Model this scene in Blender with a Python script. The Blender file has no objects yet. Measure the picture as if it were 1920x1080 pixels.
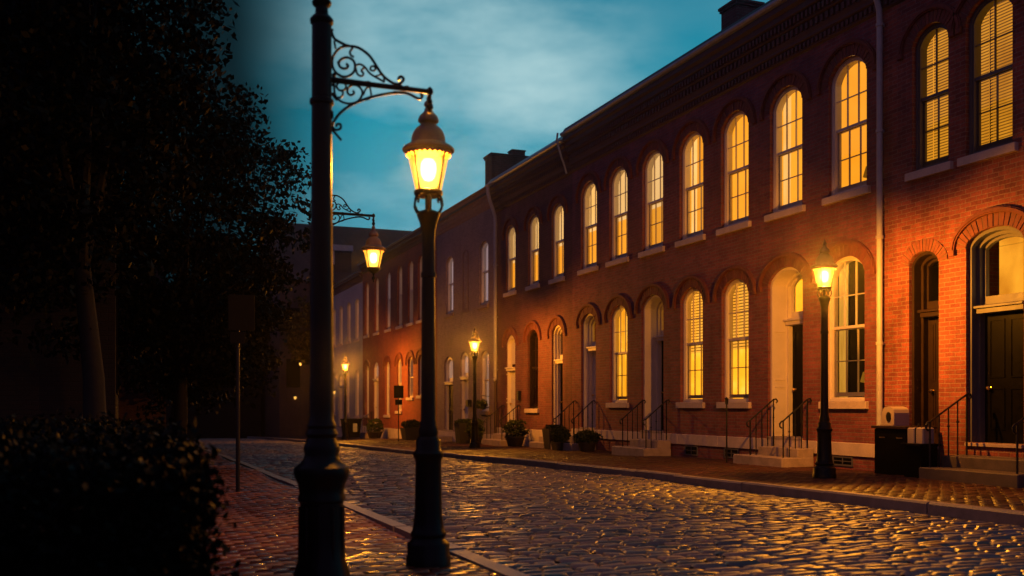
import bpy, math, random
import numpy as np
from mathutils import Vector

SC = bpy.context.scene
HAZE = .0006  # density of the air volume added for halos around the lamps
COL = SC.collection
R = math.radians
rnd = random.Random(7)
W = 11.7                     # street-facing plane of the terrace (X); the street runs along +Y, eye level is z = 0


def ground_z(y):             # the street falls gently away from the camera
    y = max(-20.0, min(y, 90.0))
    return -(1.0 + .004 * y + .00017 * y * y)


KERB_L = 2.3


def kerb_r(y):
    t = min(1, max(0, (y - 15) / 13.0))
    t = t * t * (3 - 2 * t)
    return 8.0 - .85 * t


# ------------------------------------------------------------------ materials
def new_mat(name):
    m = bpy.data.materials.new(name)
    m.use_nodes = True
    nt = m.node_tree
    nt.nodes.clear()
    out = nt.nodes.new('ShaderNodeOutputMaterial')
    return m, nt, out


def N(nt, t, **kw):
    n = nt.nodes.new(t)
    for k, v in kw.items():
        if k.startswith('i_'):
            key = k[2:]
            key = int(key) if key.isdigit() else key.replace('_', ' ')
            n.inputs[key].default_value = v
        else:
            setattr(n, k, v)
    return n


def L(nt, a, b):
    nt.links.new(a, b)


def mathn(nt, op, a, b=None, c=None, clamp=False):
    n = nt.nodes.new('ShaderNodeMath')
    n.operation = op
    n.use_clamp = clamp
    for i, v in enumerate((a, b, c)):
        if v is None:
            continue
        if isinstance(v, (int, float)):
            n.inputs[i].default_value = v
        else:
            L(nt, v, n.inputs[i])
    return n.outputs[0]


def ramp(nt, fac, stops):
    n = nt.nodes.new('ShaderNodeValToRGB')
    e = n.color_ramp.elements
    while len(e) > 1:
        e.remove(e[-1])
    e[0].position = stops[0][0]
    e[0].color = (*stops[0][1], 1)
    for p, c in stops[1:]:
        x = e.new(p)
        x.color = (*c, 1)
    L(nt, fac, n.inputs[0])
    return n.outputs[0]


def mixc(nt, fac, a, b, mode='MIX'):
    n = nt.nodes.new('ShaderNodeMix')
    n.data_type = 'RGBA'
    n.blend_type = mode
    for sock, v in ((n.inputs[0], fac), (n.inputs[6], a), (n.inputs[7], b)):
        if isinstance(v, (int, float)):
            sock.default_value = v
        elif isinstance(v, tuple):
            sock.default_value = (*v, 1)
        else:
            L(nt, v, sock)
    return n.outputs[2]


def noise(nt, scale, detail=4, rough=.55, vec=None, w=None):
    n = nt.nodes.new('ShaderNodeTexNoise')
    n.inputs['Scale'].default_value = scale
    n.inputs['Detail'].default_value = detail
    n.inputs['Roughness'].default_value = rough
    if vec is not None:
        L(nt, vec, n.inputs['Vector'])
    return n.outputs[0]


def pos(nt):
    return nt.nodes.new('ShaderNodeNewGeometry').outputs['Position']


def bump(nt, h, strength=.4, dist=.01):
    b = nt.nodes.new('ShaderNodeBump')
    b.inputs['Strength'].default_value = strength
    b.inputs['Distance'].default_value = dist
    L(nt, h, b.inputs['Height'])
    return b.outputs[0]


def principled(nt, out, color, rough=.6, metal=0., spec=None, normal=None):
    p = nt.nodes.new('ShaderNodeBsdfPrincipled')
    for key, v in (('Base Color', color), ('Roughness', rough), ('Metallic', metal)):
        s = p.inputs[key]
        if isinstance(v, tuple):
            s.default_value = (*v, 1)
        elif isinstance(v, (int, float)):
            s.default_value = v
        else:
            L(nt, v, s)
    if spec is not None:
        p.inputs['Specular IOR Level'].default_value = spec
    if normal is not None:
        L(nt, normal, p.inputs['Normal'])
    L(nt, p.outputs[0], out.inputs[0])
    return p


def mat_plain(name, c, rough=.6, metal=0., var=.25, scale=6., bmp=.15, spec=None):
    m, nt, out = new_mat(name)
    P = pos(nt)
    n1 = noise(nt, scale, 5, .6, P)
    n2 = noise(nt, scale * 9, 3, .6, P)
    f = mathn(nt, 'ADD', mathn(nt, 'MULTIPLY', n1, .7), mathn(nt, 'MULTIPLY', n2, .3))
    lo = tuple(x * (1 - var) for x in c)
    hi = tuple(min(1, x * (1 + var)) for x in c)
    col = ramp(nt, f, [(.3, lo), (.7, hi)])
    rr = mathn(nt, 'ADD', mathn(nt, 'MULTIPLY', n1, .3), rough - .15, clamp=True)
    principled(nt, out, col, rr, metal, spec, bump(nt, n2, bmp, .006))
    return m


def mat_brick(name, c1, c2, mortar, bw=.2, rh=.067, stain=.35):
    m, nt, out = new_mat(name)
    P = pos(nt)
    s = N(nt, 'ShaderNodeSeparateXYZ')
    L(nt, P, s.inputs[0])
    u = mathn(nt, 'ADD', s.outputs[0], s.outputs[1])
    wob = mathn(nt, 'MULTIPLY', mathn(nt, 'SUBTRACT', noise(nt, 5, 2, .5, P), .5), .012)
    cv = N(nt, 'ShaderNodeCombineXYZ')
    L(nt, mathn(nt, 'ADD', u, wob), cv.inputs[0])
    L(nt, mathn(nt, 'ADD', s.outputs[2], wob), cv.inputs[1])
    b = N(nt, 'ShaderNodeTexBrick', offset=.5, squash=1.)
    L(nt, cv.outputs[0], b.inputs['Vector'])
    for k, v in (('Scale', 1.), ('Brick Width', bw), ('Row Height', rh), ('Mortar Size', .0075), ('Mortar Smooth', .35), ('Bias', -.1)):
        b.inputs[k].default_value = v
    b.inputs['Color1'].default_value = (*c1, 1)
    b.inputs['Color2'].default_value = (*c2, 1)
    b.inputs['Mortar'].default_value = (*mortar, 1)
    big = noise(nt, .9, 5, .6, P)
    fine = noise(nt, 38, 4, .65, P)
    # vertical weathering runs
    sv = N(nt, 'ShaderNodeCombineXYZ')
    L(nt, mathn(nt, 'MULTIPLY', u, 3.2), sv.inputs[0])
    L(nt, mathn(nt, 'MULTIPLY', s.outputs[2], .35), sv.inputs[1])
    runs = noise(nt, 1.4, 4, .6, sv.outputs[0])
    k = mathn(nt, 'ADD', mathn(nt, 'MULTIPLY', big, .6), mathn(nt, 'MULTIPLY', runs, .4))
    st = ramp(nt, k, [(.36, (1 - stain,) * 3), (.62, (1.08,) * 3)])
    col = mixc(nt, 1., b.outputs[0], st, 'MULTIPLY')
    fr = ramp(nt, fine, [(.3, (.72,) * 3), (.7, (1.15,) * 3)])
    col = mixc(nt, 1., col, fr, 'MULTIPLY')
    h = mathn(nt, 'ADD', mathn(nt, 'MULTIPLY', b.outputs['Fac'], -1.), mathn(nt, 'MULTIPLY', fine, .5))
    principled(nt, out, col, .78, 0, .3, bump(nt, h, .8, .012))
    return m


def mat_pavement(name, c1, c2, wet):
    m, nt, out = new_mat(name)
    P = pos(nt)
    b = N(nt, 'ShaderNodeTexBrick', offset=.5)
    L(nt, P, b.inputs['Vector'])
    for k, v in (('Scale', 1.), ('Brick Width', .2), ('Row Height', .1), ('Mortar Size', .006), ('Mortar Smooth', .4)):
        b.inputs[k].default_value = v
    b.inputs['Color1'].default_value = (*c1, 1)
    b.inputs['Color2'].default_value = (*c2, 1)
    b.inputs['Mortar'].default_value = (.025, .018, .015, 1)
    big = noise(nt, 1.1, 5, .6, P)
    fine = noise(nt, 30, 4, .65, P)
    col = mixc(nt, 1., b.outputs[0], ramp(nt, big, [(.3, (.55,) * 3), (.7, (1.1,) * 3)]), 'MULTIPLY')
    rr = ramp(nt, big, [(.42, (wet,) * 3), (.6, (min(1, wet + .4),) * 3)])
    h = mathn(nt, 'ADD', mathn(nt, 'MULTIPLY', b.outputs['Fac'], -1.), mathn(nt, 'ADD', mathn(nt, 'MULTIPLY', fine, .7), mathn(nt, 'MULTIPLY', big, 1.5)))
    principled(nt, out, col, rr, 0, .3, bump(nt, h, 1., .025))
    return m


def mat_stone_set(name, cols=None, rough=None, spec=.8):
    m, nt, out = new_mat(name)
    P = pos(nt)
    ri = nt.nodes.new('ShaderNodeNewGeometry').outputs['Random Per Island']
    big = noise(nt, .7, 4, .6, P)
    fine = noise(nt, 55, 4, .6, P)
    c = ramp(nt, ri, cols or [(0., (.03, .023, .024)), (.5, (.085, .063, .064)), (1., (.15, .108, .108))])
    c = mixc(nt, 1., c, ramp(nt, fine, [(.3, (.7,) * 3), (.7, (1.2,) * 3)]), 'MULTIPLY')
    k = mathn(nt, 'ADD', mathn(nt, 'MULTIPLY', big, .6), mathn(nt, 'MULTIPLY', ri, .4))
    rr = ramp(nt, k, rough or [(.35, (.34,) * 3), (.55, (.5,) * 3), (.7, (.68,) * 3)])
    principled(nt, out, c, rr, 0, spec, bump(nt, fine, .6, .006))
    return m


def mat_emit(name, stops, strength, scale=(1, 1, 1), nscale=1.5, coat=.0):
    """surface that gives off light, colour broken up by noise in object space"""
    m, nt, out = new_mat(name)
    tc = N(nt, 'ShaderNodeTexCoord')
    mp = N(nt, 'ShaderNodeMapping')
    oi = N(nt, 'ShaderNodeObjectInfo')
    mp.inputs['Scale'].default_value = scale
    L(nt, tc.outputs['Object'], mp.inputs['Vector'])
    n = nt.nodes.new('ShaderNodeTexNoise')
    n.noise_dimensions = '4D'
    n.inputs['Scale'].default_value = nscale
    n.inputs['Detail'].default_value = 3
    L(nt, mp.outputs[0], n.inputs['Vector'])
    L(nt, mathn(nt, 'MULTIPLY', oi.outputs['Random'], 37.), n.inputs['W'])
    c = ramp(nt, n.outputs[0], stops)
    e = N(nt, 'ShaderNodeEmission')
    L(nt, c, e.inputs[0])
    vs = mathn(nt, 'MULTIPLY', mathn(nt, 'ADD', mathn(nt, 'MULTIPLY', oi.outputs['Random'], .35), .82), strength)
    L(nt, vs, e.inputs[1])
    L(nt, e.outputs[0], out.inputs[0])
    return m


def mat_glass(name, refl=.09, tint=(.95, .95, .95)):
    m, nt, out = new_mat(name)
    t = N(nt, 'ShaderNodeBsdfTransparent')
    t.inputs[0].default_value = (*tint, 1)
    g = N(nt, 'ShaderNodeBsdfGlossy')
    g.inputs['Roughness'].default_value = .03
    f = N(nt, 'ShaderNodeFresnel')
    f.inputs[0].default_value = 1.45
    P = pos(nt)
    L(nt, bump(nt, noise(nt, 2.2, 2, .5, P), .12, .02), g.inputs['Normal'])
    fac = mathn(nt, 'ADD', mathn(nt, 'MULTIPLY', f.outputs[0], .8), refl * .3, clamp=True)
    mx = N(nt, 'ShaderNodeMixShader')
    L(nt, fac, mx.inputs[0])
    L(nt, t.outputs[0], mx.inputs[1])
    L(nt, g.outputs[0], mx.inputs[2])
    L(nt, mx.outputs[0], out.inputs[0])
    return m


def mat_lamp_glass(name, trans, color, strength):
    m, nt, out = new_mat(name)
    t = N(nt, 'ShaderNodeBsdfTransparent')
    t.inputs[0].default_value = (1, .93, .8, 1)
    e = N(nt, 'ShaderNodeEmission')
    tc = N(nt, 'ShaderNodeTexCoord')
    nz = noise(nt, 14, 3, .6, tc.outputs['Object'])
    L(nt, ramp(nt, nz, [(.3, tuple(x * .75 for x in color)), (.7, color)]), e.inputs[0])
    e.inputs[1].default_value = strength
    mx = N(nt, 'ShaderNodeMixShader')
    mx.inputs[0].default_value = 1 - trans
    L(nt, t.outputs[0], mx.inputs[1])
    L(nt, e.outputs[0], mx.inputs[2])
    L(nt, mx.outputs[0], out.inputs[0])
    return m


def mat_leaf(name, a, b, c, rough=.55):
    m, nt, out = new_mat(name)
    ri = nt.nodes.new('ShaderNodeNewGeometry').outputs['Random Per Island']
    col = ramp(nt, ri, [(0., a), (.6, b), (1., c)])
    principled(nt, out, col, rough, 0, .06)
    return m


M = {}
M['brick_red'] = mat_brick('red_brick', (.28, .076, .075), (.18, .048, .055), (.21, .14, .14))
M['brick_near'] = mat_brick('rust_red_brick', (.33, .085, .06), (.18, .045, .04), (.30, .18, .15), stain=.5)
M['brick_wine'] = mat_brick('wine_brick', (.20, .06, .056), (.14, .042, .042), (.17, .11, .10))
M['brick_taupe'] = mat_brick('taupe_brick', (.30, .20, .19), (.24, .155, .15), (.32, .23, .21), stain=.2)
M['brick_orange'] = mat_brick('orange_brick', (.32, .08, .045), (.24, .055, .035), (.22, .12, .09), stain=.2)
M['brick_grey'] = mat_brick('painted_grey_brick', (.46, .43, .42), (.42, .39, .385), (.38, .35, .34), stain=.15)
M['brick_dark'] = mat_brick('near_black_brick', (.012, .009, .008), (.008, .006, .006), (.008, .007, .007))  # near black: the darkness of the left side is put into the colour
M['brick_chimney'] = mat_brick('chimney_brick', (.13, .055, .045), (.08, .036, .032), (.13, .1, .09))
M['arch_brick'] = mat_plain('arch_brick', (.15, .040, .028), .8, var=.45, scale=9)
M['arch_brick_taupe'] = mat_plain('arch_taupe_brick', (.19, .11, .095), .8, var=.35, scale=9)
M['arch_mortar'] = mat_plain('arch_mortar', (.17, .11, .085), .85)
M['cornice'] = mat_plain('cornice_brown', (.085, .035, .03), .7, var=.35)
M['cornice_pale'] = mat_plain('cornice_tan', (.26, .13, .085), .7, var=.3)
M['gutter'] = mat_plain('gutter_metal', (.30, .33, .37), .4, .4, var=.25)
M['slate'] = mat_plain('slate', (.035, .035, .04), .6, var=.35)
M['far_brick'] = mat_brick('far_brown_brick', (.11, .055, .045), (.085, .042, .036), (.11, .075, .06))
M['limestone'] = mat_plain('limestone', (.50, .40, .34), .75, var=.22, scale=4, bmp=.3)
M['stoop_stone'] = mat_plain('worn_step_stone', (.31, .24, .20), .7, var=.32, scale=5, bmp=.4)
M['stoop_dark'] = mat_plain('shaded_step_stone', (.075, .055, .045), .75, var=.4, scale=5, bmp=.4)  # darker copy of the step stone, shade put into its colour
M['kerb'] = mat_plain('granite_kerb', (.20, .165, .15), .5, var=.35, scale=5, bmp=.4)
M['white'] = mat_plain('cream_paint', (.66, .58, .50), .5, var=.1, scale=3, bmp=.05)
M['grey_paint'] = mat_plain('grey_paint', (.085, .08, .095), .5, var=.12)
M['pale_door'] = mat_plain('pale_door_paint', (.62, .57, .54), .45, var=.08)
M['black_door'] = mat_plain('black_door_paint', (.0025, .0022, .0024), .45, var=.3, spec=.05)
M['brown_door'] = mat_plain('dark_wood_door', (.018, .008, .006), .5, var=.4, spec=.25)
M['iron'] = mat_plain('black_iron', (.008, .0075, .008), .4, var=.4, scale=20, bmp=.25, spec=.3)
M['lamp_iron'] = mat_plain('lamp_iron', (.005, .0042, .0042), .36, var=.4, scale=14, bmp=.2, spec=.15)
M['copper_cap'] = mat_plain('bronze_cap', (.16, .08, .05), .5, .2, var=.3, scale=12)
M['brass'] = mat_plain('brass', (.6, .38, .12), .3, 1.)
M['pipe'] = mat_plain('painted_pipe', (.40, .38, .37), .45, var=.15)
M['pipe_dark'] = mat_plain('rusty_pipe', (.06, .03, .02), .6)
M['glass'] = mat_glass('window_glass')
M['dark_room'] = mat_plain('dark_room', (.02, .016, .014), .9)
M['shade'] = mat_plain('pale_shade', (.70, .62, .58), .8, var=.06)
M['room_back'] = mat_emit('lit_room_wall', [(.3, (1., .30, .006)), (.5, (1., .36, .018)), (.7, (1., .43, .05))], 1.12, (1, 1, .8), 1.3)
M['room_peach'] = mat_emit('lit_room_ceiling', [(.35, (1., .46, .08)), (.65, (1., .58, .2))], 1.25, (1, 1, .8), 1.2)
M['room_side'] = mat_emit('lit_room_side', [(.3, (1., .33, .012)), (.7, (1., .38, .02))], 1.15)
M['room_yellow'] = mat_emit('lit_room_yellow', [(.32, (.75, .25, .006)), (.55, (1., .38, .015)), (.7, (1., .52, .06))], 1.6, (1, 1, .8), 1.8)
M['room_dim'] = mat_emit('dim_room_wall', [(.3, (.16, .06, .006)), (.55, (.45, .18, .012)), (.75, (.85, .38, .03))], 1.1, (1, 1, .8), 2.2)
M['room_hall'] = mat_emit('lit_hall', [(.3, (.5, .14, .006)), (.7, (1., .40, .025))], 1.2, (1, 1, .8), 1.6)
M['curtain_warm'] = mat_emit('lamplit_curtain', [(.3, (.5, .2, .015)), (.7, (1., .46, .06))], .9, (3, 6, .6), 1.6)
M['blind_lit'] = mat_emit('lit_blind', [(.3, (.9, .31, .012)), (.7, (1., .46, .06))], 1.5, (1, 1, .5), 1.5)
M['blind_gap'] = mat_emit('blind_shadow_gap', [(.3, (.2, .07, .004)), (.7, (.36, .14, .01))], .8, (1, 1, .6), 1.5)
M['blind_dim'] = mat_emit('dim_blind', [(.3, (.6, .2, .008)), (.7, (1., .40, .025))], 1.05, (1, 1, .6), 2.)
M['roller_lit'] = mat_emit('lit_roller_shade', [(.3, (.95, .46, .10)), (.7, (1., .60, .22))], 1.25, (1, 1, .4), 1.2)
M['shade_lit'] = mat_emit('glowing_pale_shade', [(.3, (.36, .24, .25)), (.7, (.5, .34, .34))], .9, (1, 1, .6), 1.4)
M['shade_warm'] = mat_emit('glowing_warm_shade', [(.3, (.34, .16, .095)), (.7, (.48, .25, .15))], .85, (1, 1, .6), 1.4)
M['bulb_small'] = mat_emit('lit_bulb', [(0., (1., .6, .18)), (1., (1., .7, .28))], 14.)
M['bulb_dim'] = mat_emit('far_lit_bulb', [(0., (1., .45, .06)), (1., (1., .5, .1))], 1.6)
M['lamp_glass'] = mat_lamp_glass('lit_lantern_glass', .45, (1., .40, .032), 2.3)
M['lamp_globe'] = mat_lamp_glass('lit_lantern_globe', .5, (1., .78, .38), 40.)
M['lamp_glow'] = mat_lamp_glass('lamp_glow_shell', .72, (1., .52, .10), 9.)  # added glowing layers that imitate a soft bloom around the globe
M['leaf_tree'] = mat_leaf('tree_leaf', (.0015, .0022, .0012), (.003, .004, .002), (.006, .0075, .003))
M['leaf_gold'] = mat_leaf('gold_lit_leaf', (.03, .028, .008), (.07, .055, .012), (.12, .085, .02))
M['leaf_shrub'] = mat_leaf('shrub_leaf', (.014, .022, .008), (.035, .05, .014), (.09, .10, .025))
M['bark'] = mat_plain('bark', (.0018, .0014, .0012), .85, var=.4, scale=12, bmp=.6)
M['pot'] = mat_plain('dark_pot', (.018, .013, .011), .6, var=.3)
M['cream'] = mat_plain('cream_enamel', (.34, .27, .22), .5, var=.1)
M['sign_dark'] = mat_plain('sign_back', (.002, .002, .0022), .6, var=.2, spec=.1)
M['soil'] = mat_plain('soil', (.02, .014, .01), .9)
M['cobble'] = mat_stone_set('wet_cobblestone')
M['paver'] = mat_stone_set('wet_brick_paver', [(0., (.10, .026, .012)), (.5, (.20, .05, .018)), (1., (.28, .085, .03))], [(.38, (.16,) * 3), (.5, (.34,) * 3), (.66, (.6,) * 3)], .45)
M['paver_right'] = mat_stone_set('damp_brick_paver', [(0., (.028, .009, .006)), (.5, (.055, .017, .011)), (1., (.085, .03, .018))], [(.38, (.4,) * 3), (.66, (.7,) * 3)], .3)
M['joint'] = mat_plain('wet_joint_sand', (.02, .016, .014), .5, var=.4, scale=14)
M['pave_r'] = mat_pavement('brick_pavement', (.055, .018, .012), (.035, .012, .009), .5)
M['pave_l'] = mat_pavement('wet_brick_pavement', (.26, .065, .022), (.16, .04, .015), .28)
M['earth'] = mat_plain('dark_earth', (.02, .017, .013), .9)


# ------------------------------------------------------------------ mesh builder
class MB:
    def __init__(s):
        s.v = []
        s.f = []
        s.m = []
        s.sm = []

    def add(s, vs, fs, mi=0, smooth=False):
        b = len(s.v)
        s.v.extend(vs)
        for f in fs:
            s.f.append(tuple(b + i for i in f))
            s.m.append(mi)
            s.sm.append(smooth)

    def quad(s, a, b, c, d, mi=0):
        s.add([a, b, c, d], [(0, 1, 2, 3)], mi)

    def box(s, x0, x1, y0, y1, z0, z1, mi=0):
        v = [(x, y, z) for z in (z0, z1) for y in (y0, y1) for x in (x0, x1)]
        s.add(v, [(0, 2, 3, 1), (4, 5, 7, 6), (0, 1, 5, 4), (2, 6, 7, 3), (0, 4, 6, 2), (1, 3, 7, 5)], mi)

    def bbox(s, x0, x1, y0, y1, z0, z1, c=.012, mi=0):
        """box with chamfered vertical and top edges"""
        def ring(i, z):
            return [(x0 + i, y0 + i + c, z), (x0 + i + c, y0 + i, z), (x1 - i - c, y0 + i, z), (x1 - i, y0 + i + c, z),
                    (x1 - i, y1 - i - c, z), (x1 - i - c, y1 - i, z), (x0 + i + c, y1 - i, z), (x0 + i, y1 - i - c, z)]
        v = ring(0, z0) + ring(0, z1 - c) + ring(c, z1)
        fs = [tuple(range(7, -1, -1)), tuple(range(16, 24))]
        for k in (0, 8):
            for i in range(8):
                j = (i + 1) % 8
                fs.append((k + i, k + j, k + 8 + j, k + 8 + i))
        s.add(v, fs, mi)

    def tube(s, pts, r, n=8, mi=0, cap=True):
        pts = [Vector(p) for p in pts]
        rs = r if isinstance(r, (list, tuple)) else [r] * len(pts)
        vs = []
        up = None
        for i, p in enumerate(pts):
            d = (pts[min(i + 1, len(pts) - 1)] - pts[max(i - 1, 0)])
            if d.length < 1e-9:
                d = Vector((0, 0, 1))
            d.normalize()
            if up is None:
                up = Vector((0, 1, 0)) if abs(d.y) < .9 else Vector((1, 0, 0))
            a = d.cross(up)
            if a.length < 1e-6:
                a = d.cross(Vector((1, .3, 0)))
            a.normalize()
            b = a.cross(d).normalized()
            up = b
            for k in range(n):
                t = 2 * math.pi * k / n
                q = p + (a * math.cos(t) + b * math.sin(t)) * rs[i]
                vs.append(tuple(q))
        fs = []
        for i in range(len(pts) - 1):
            for k in range(n):
                j = (k + 1) % n
                fs.append((i * n + k, i * n + j, (i + 1) * n + j, (i + 1) * n + k))
        s.add(vs, fs, mi, True)
        if cap:
            m = len(pts) - 1
            s.add(vs[:n], [tuple(range(n))], mi)
            s.add(vs[m * n:], [tuple(range(n - 1, -1, -1))], mi)

    def lathe(s, prof, n=24, c=(0, 0, 0), mi=0, smooth=True):
        vs = []
        for r, z in prof:
            for k in range(n):
                t = 2 * math.pi * k / n
                vs.append((c[0] + r * math.cos(t), c[1] + r * math.sin(t), c[2] + z))
        fs = []
        for i in range(len(prof) - 1):
            for k in range(n):
                j = (k + 1) % n
                fs.append((i * n + k, i * n + j, (i + 1) * n + j, (i + 1) * n + k))
        s.add(vs, fs, mi, smooth)

    def mesh(s, name, mats):
        me = bpy.data.meshes.new(name)
        me.from_pydata(s.v, [], s.f)
        for m in mats:
            me.materials.append(M[m])
        me.polygons.foreach_set('material_index', s.m)
        me.polygons.foreach_set('use_smooth', s.sm)
        me.update()
        if any(s.sm):
            try:
                me.set_sharp_from_angle(angle=R(40))
            except Exception:
                pass
        return me


WORLD = {}


def place(name, data, parent=None, loc=(0, 0, 0), label=None, cat=None, group=None, kind=None):
    """link an object at world position loc (parents are never rotated)"""
    o = bpy.data.objects.new(name, data)
    COL.objects.link(o)
    loc = Vector(loc)
    WORLD[o] = loc
    if parent is not None:
        o.parent = parent
        o.location = loc - WORLD[parent]
    else:
        o.location = loc
    if label:
        o['label'] = label
    if cat:
        o['category'] = cat
    if group:
        o['group'] = group
    if kind:
        o['kind'] = kind
    return o


def build(mb, name, mats, parent=None, loc=(0, 0, 0), **kw):
    if isinstance(mats, str):
        mats = [mats]
    return place(name, mb.mesh(name, mats), parent, loc, **kw)


# ------------------------------------------------------------------ setting
def strip(y0, y1, xa, xb, dz, step=1.):
    n = int((y1 - y0) / step)
    mb = MB()
    for i in range(n):
        a, b = y0 + (y1 - y0) * i / n, y0 + (y1 - y0) * (i + 1) / n
        za, zb = ground_z(a) + dz, ground_z(b) + dz
        fa = lambda v, y: v(y) if callable(v) else v
        mb.quad((fa(xa, a), a, za), (fa(xb, a), a, za), (fa(xb, b), b, zb), (fa(xa, b), b, zb))
    return mb


g = MB()
ys = [-250, -20] + [y for y in range(-18, 92, 2)] + [120, 250, 900]
for a, b in zip(ys[:-1], ys[1:]):
    za, zb = ground_z(a) - .3, ground_z(b) - .3
    g.quad((-600, a, za), (600, a, za), (600, b, zb), (-600, b, zb))
build(g, 'ground', 'earth', kind='structure')
build(strip(-6, 88, KERB_L, kerb_r, -.162), 'road_bed', 'joint', kind='structure')
build(strip(-6, 88, -9, KERB_L - .155, -.045), 'left_pavement', 'pave_l', kind='structure')
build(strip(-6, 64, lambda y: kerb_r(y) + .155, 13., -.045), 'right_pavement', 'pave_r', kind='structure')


def kerb(xf, side, name):
    """granite kerb stones laid end to end, front face towards the road"""
    mb = MB()
    y = -5.5
    r = random.Random(3)
    while y < 62:
        ln = r.uniform(1.1, 1.9)
        a, b = y + .006, y + ln - .006
        dz = r.uniform(-.006, .008)
        dx = r.uniform(-.012, .012)
        pr = []
        n = 4
        c = .022
        for i in range(n + 1):
            yy = a + (b - a) * i / n
            x = xf(yy) + dx
            z = ground_z(yy) + .006 + dz
            s = side
            pr.append([(x, yy, z - .25), (x, yy, z - c), (x + s * c, yy, z), (x + s * .15, yy, z), (x + s * .15, yy, z - .25)])
        vs = [p for q in pr for p in q]
        fs = []
        for i in range(n):
            for k in range(4):
                fs.append((i * 5 + k, i * 5 + k + 1, (i + 1) * 5 + k + 1, (i + 1) * 5 + k))
        fs += [(0, 1, 2, 3, 4), tuple(n * 5 + k for k in (4, 3, 2, 1, 0))]
        mb.add(vs, fs)
        y += ln
    return build(mb, name, 'kerb', kind='structure')


kerb(lambda y: KERB_L, -1, 'left_kerb')
kerb(kerb_r, 1, 'right_kerb')


def grid_mesh(name, Vt, ns, nu, nv, mat):
    q = np.array([(i * nv + j, (i + 1) * nv + j, (i + 1) * nv + j + 1, i * nv + j + 1) for i in range(nu - 1) for j in range(nv - 1)], dtype=np.int32)
    faces = (q[None] + (np.arange(ns, dtype=np.int32) * nu * nv)[:, None, None]).reshape(-1)
    me = bpy.data.meshes.new(name)
    me.vertices.add(len(Vt))
    me.vertices.foreach_set('co', Vt.ravel())
    nf = len(faces) // 4
    me.loops.add(len(faces))
    me.loops.foreach_set('vertex_index', faces)
    me.polygons.add(nf)
    me.polygons.foreach_set('loop_start', np.arange(0, nf * 4, 4, dtype=np.int32))
    me.polygons.foreach_set('use_smooth', np.ones(nf, dtype=bool))
    me.materials.append(M[mat])
    me.update(calc_edges=True)
    me.validate()
    return me


def cobbles():
    rng = np.random.default_rng(5)
    us = np.array([-1, -.8, -.3, .3, .8, 1.])
    vs = np.array([-1, -.76, 0, .76, 1.])
    U, V = np.meshgrid(us, vs, indexing='ij')
    U = U.ravel()
    V = V.ravel()
    dome = (1 - .5 * np.abs(U) ** 7) * (1 - np.abs(V) ** 5)
    edge = (np.maximum(np.abs(U), np.abs(V)) > .99)
    verts = []
    y = -2.
    while y < 62.:
        pitch = rng.uniform(.09, .13)
        xr = kerb_r(y)
        x = KERB_L + .01
        x -= 0.
        first = rng.uniform(.08, .3)
        while x < xr - .04:
            ln = first if first else rng.uniform(.15, .32)
            first = 0
            ln = min(ln, xr - x - .004)
            if ln < .05:
                break
            cx, cy = x + ln / 2, y + pitch / 2 + rng.normal(0, .006) + .02 * math.sin(x * 1.3 + y * .35)
            gap = .005 + abs(rng.normal(0, .0035))
            hx, hy = ln / 2 - gap * .55, pitch / 2 - gap * .9
            sk = rng.normal(0, .06)
            px = cx + U * hx + V * hy * sk
            py = cy + V * hy * (1 - .12 * rng.random() * np.abs(U)) + U * hx * rng.normal(0, .03)
            crown = .05 * (1 - ((cx - 5.2) / 2.9) ** 2)
            und = .014 * math.sin(cx * 1.9 + y * .8) + .012 * math.sin(y * 1.37 - cx * .7)
            h = rng.normal(0, .0045) + .021 + .007 * dome + rng.normal(0, .004) * U + rng.normal(0, .0035) * V
            h = np.where(np.abs(V) > .99, h - .034, np.where(np.abs(U) > .99, h - .016, h))
            gz = -(1.0 + .004 * py + .00017 * py * py)
            pz = gz - .145 + (crown + und) * .6 + h
            verts.append(np.stack([px, py, pz], 1))
            x += ln
        y += pitch
    me = grid_mesh('road', np.concatenate(verts).astype(np.float32), len(verts), len(us), len(vs), 'cobble')
    return place('road', me, kind='structure')


cobbles()


def pavers(name, xl, xr, y0, y1, mat, seed):
    rng = np.random.default_rng(seed)
    us = np.array([-1, -.9, .9, 1.])
    U, V = np.meshgrid(us, np.array([-1, -.8, .8, 1.]), indexing='ij')
    U, V = U.ravel(), V.ravel()
    rim = np.maximum(np.abs(U), np.abs(V)) > .99
    verts = []
    row = 0
    y = y0
    while y < y1:
        x = xl(y + .05)
        end = xr(y + .05)
        first = row % 2
        while x < end - .03:
            ln = min(.1 if first else .2, end - x)
            first = 0
            cx, cy = x + ln / 2 + rng.normal(0, .0015), y + .05 + rng.normal(0, .0015)
            px = cx + U * (ln / 2 - .004)
            py = cy + V * .0455
            sag = .010 * math.sin(cx * 2.1 + y * .9) + .008 * math.sin(y * 1.7 - cx * 1.1)
            h = sag + rng.normal(0, .0016) + rng.normal(0, .0016) * U + rng.normal(0, .0012) * V
            h = np.where(rim, h - .012, h)
            verts.append(np.stack([px, py, -(1.0 + .004 * py + .00017 * py * py) + h - .008], 1))
            x += ln
        y += .1
        row += 1
    me = grid_mesh(name, np.concatenate(verts).astype(np.float32), len(verts), 4, 4, mat)
    return place(name, me, kind='structure')


pavers('left_brick_paving', lambda y: -1.62, lambda y: KERB_L - .16, 1.5, 34., 'paver', 9)
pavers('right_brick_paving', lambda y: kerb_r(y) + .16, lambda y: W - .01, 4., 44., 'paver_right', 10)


# ------------------------------------------------------------------ openings
def arch_top(t, zs, rise):
    """t in -1..1 across the opening"""
    return zs + rise * max(0., 1 - abs(t) ** 2.1) ** .62


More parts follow.
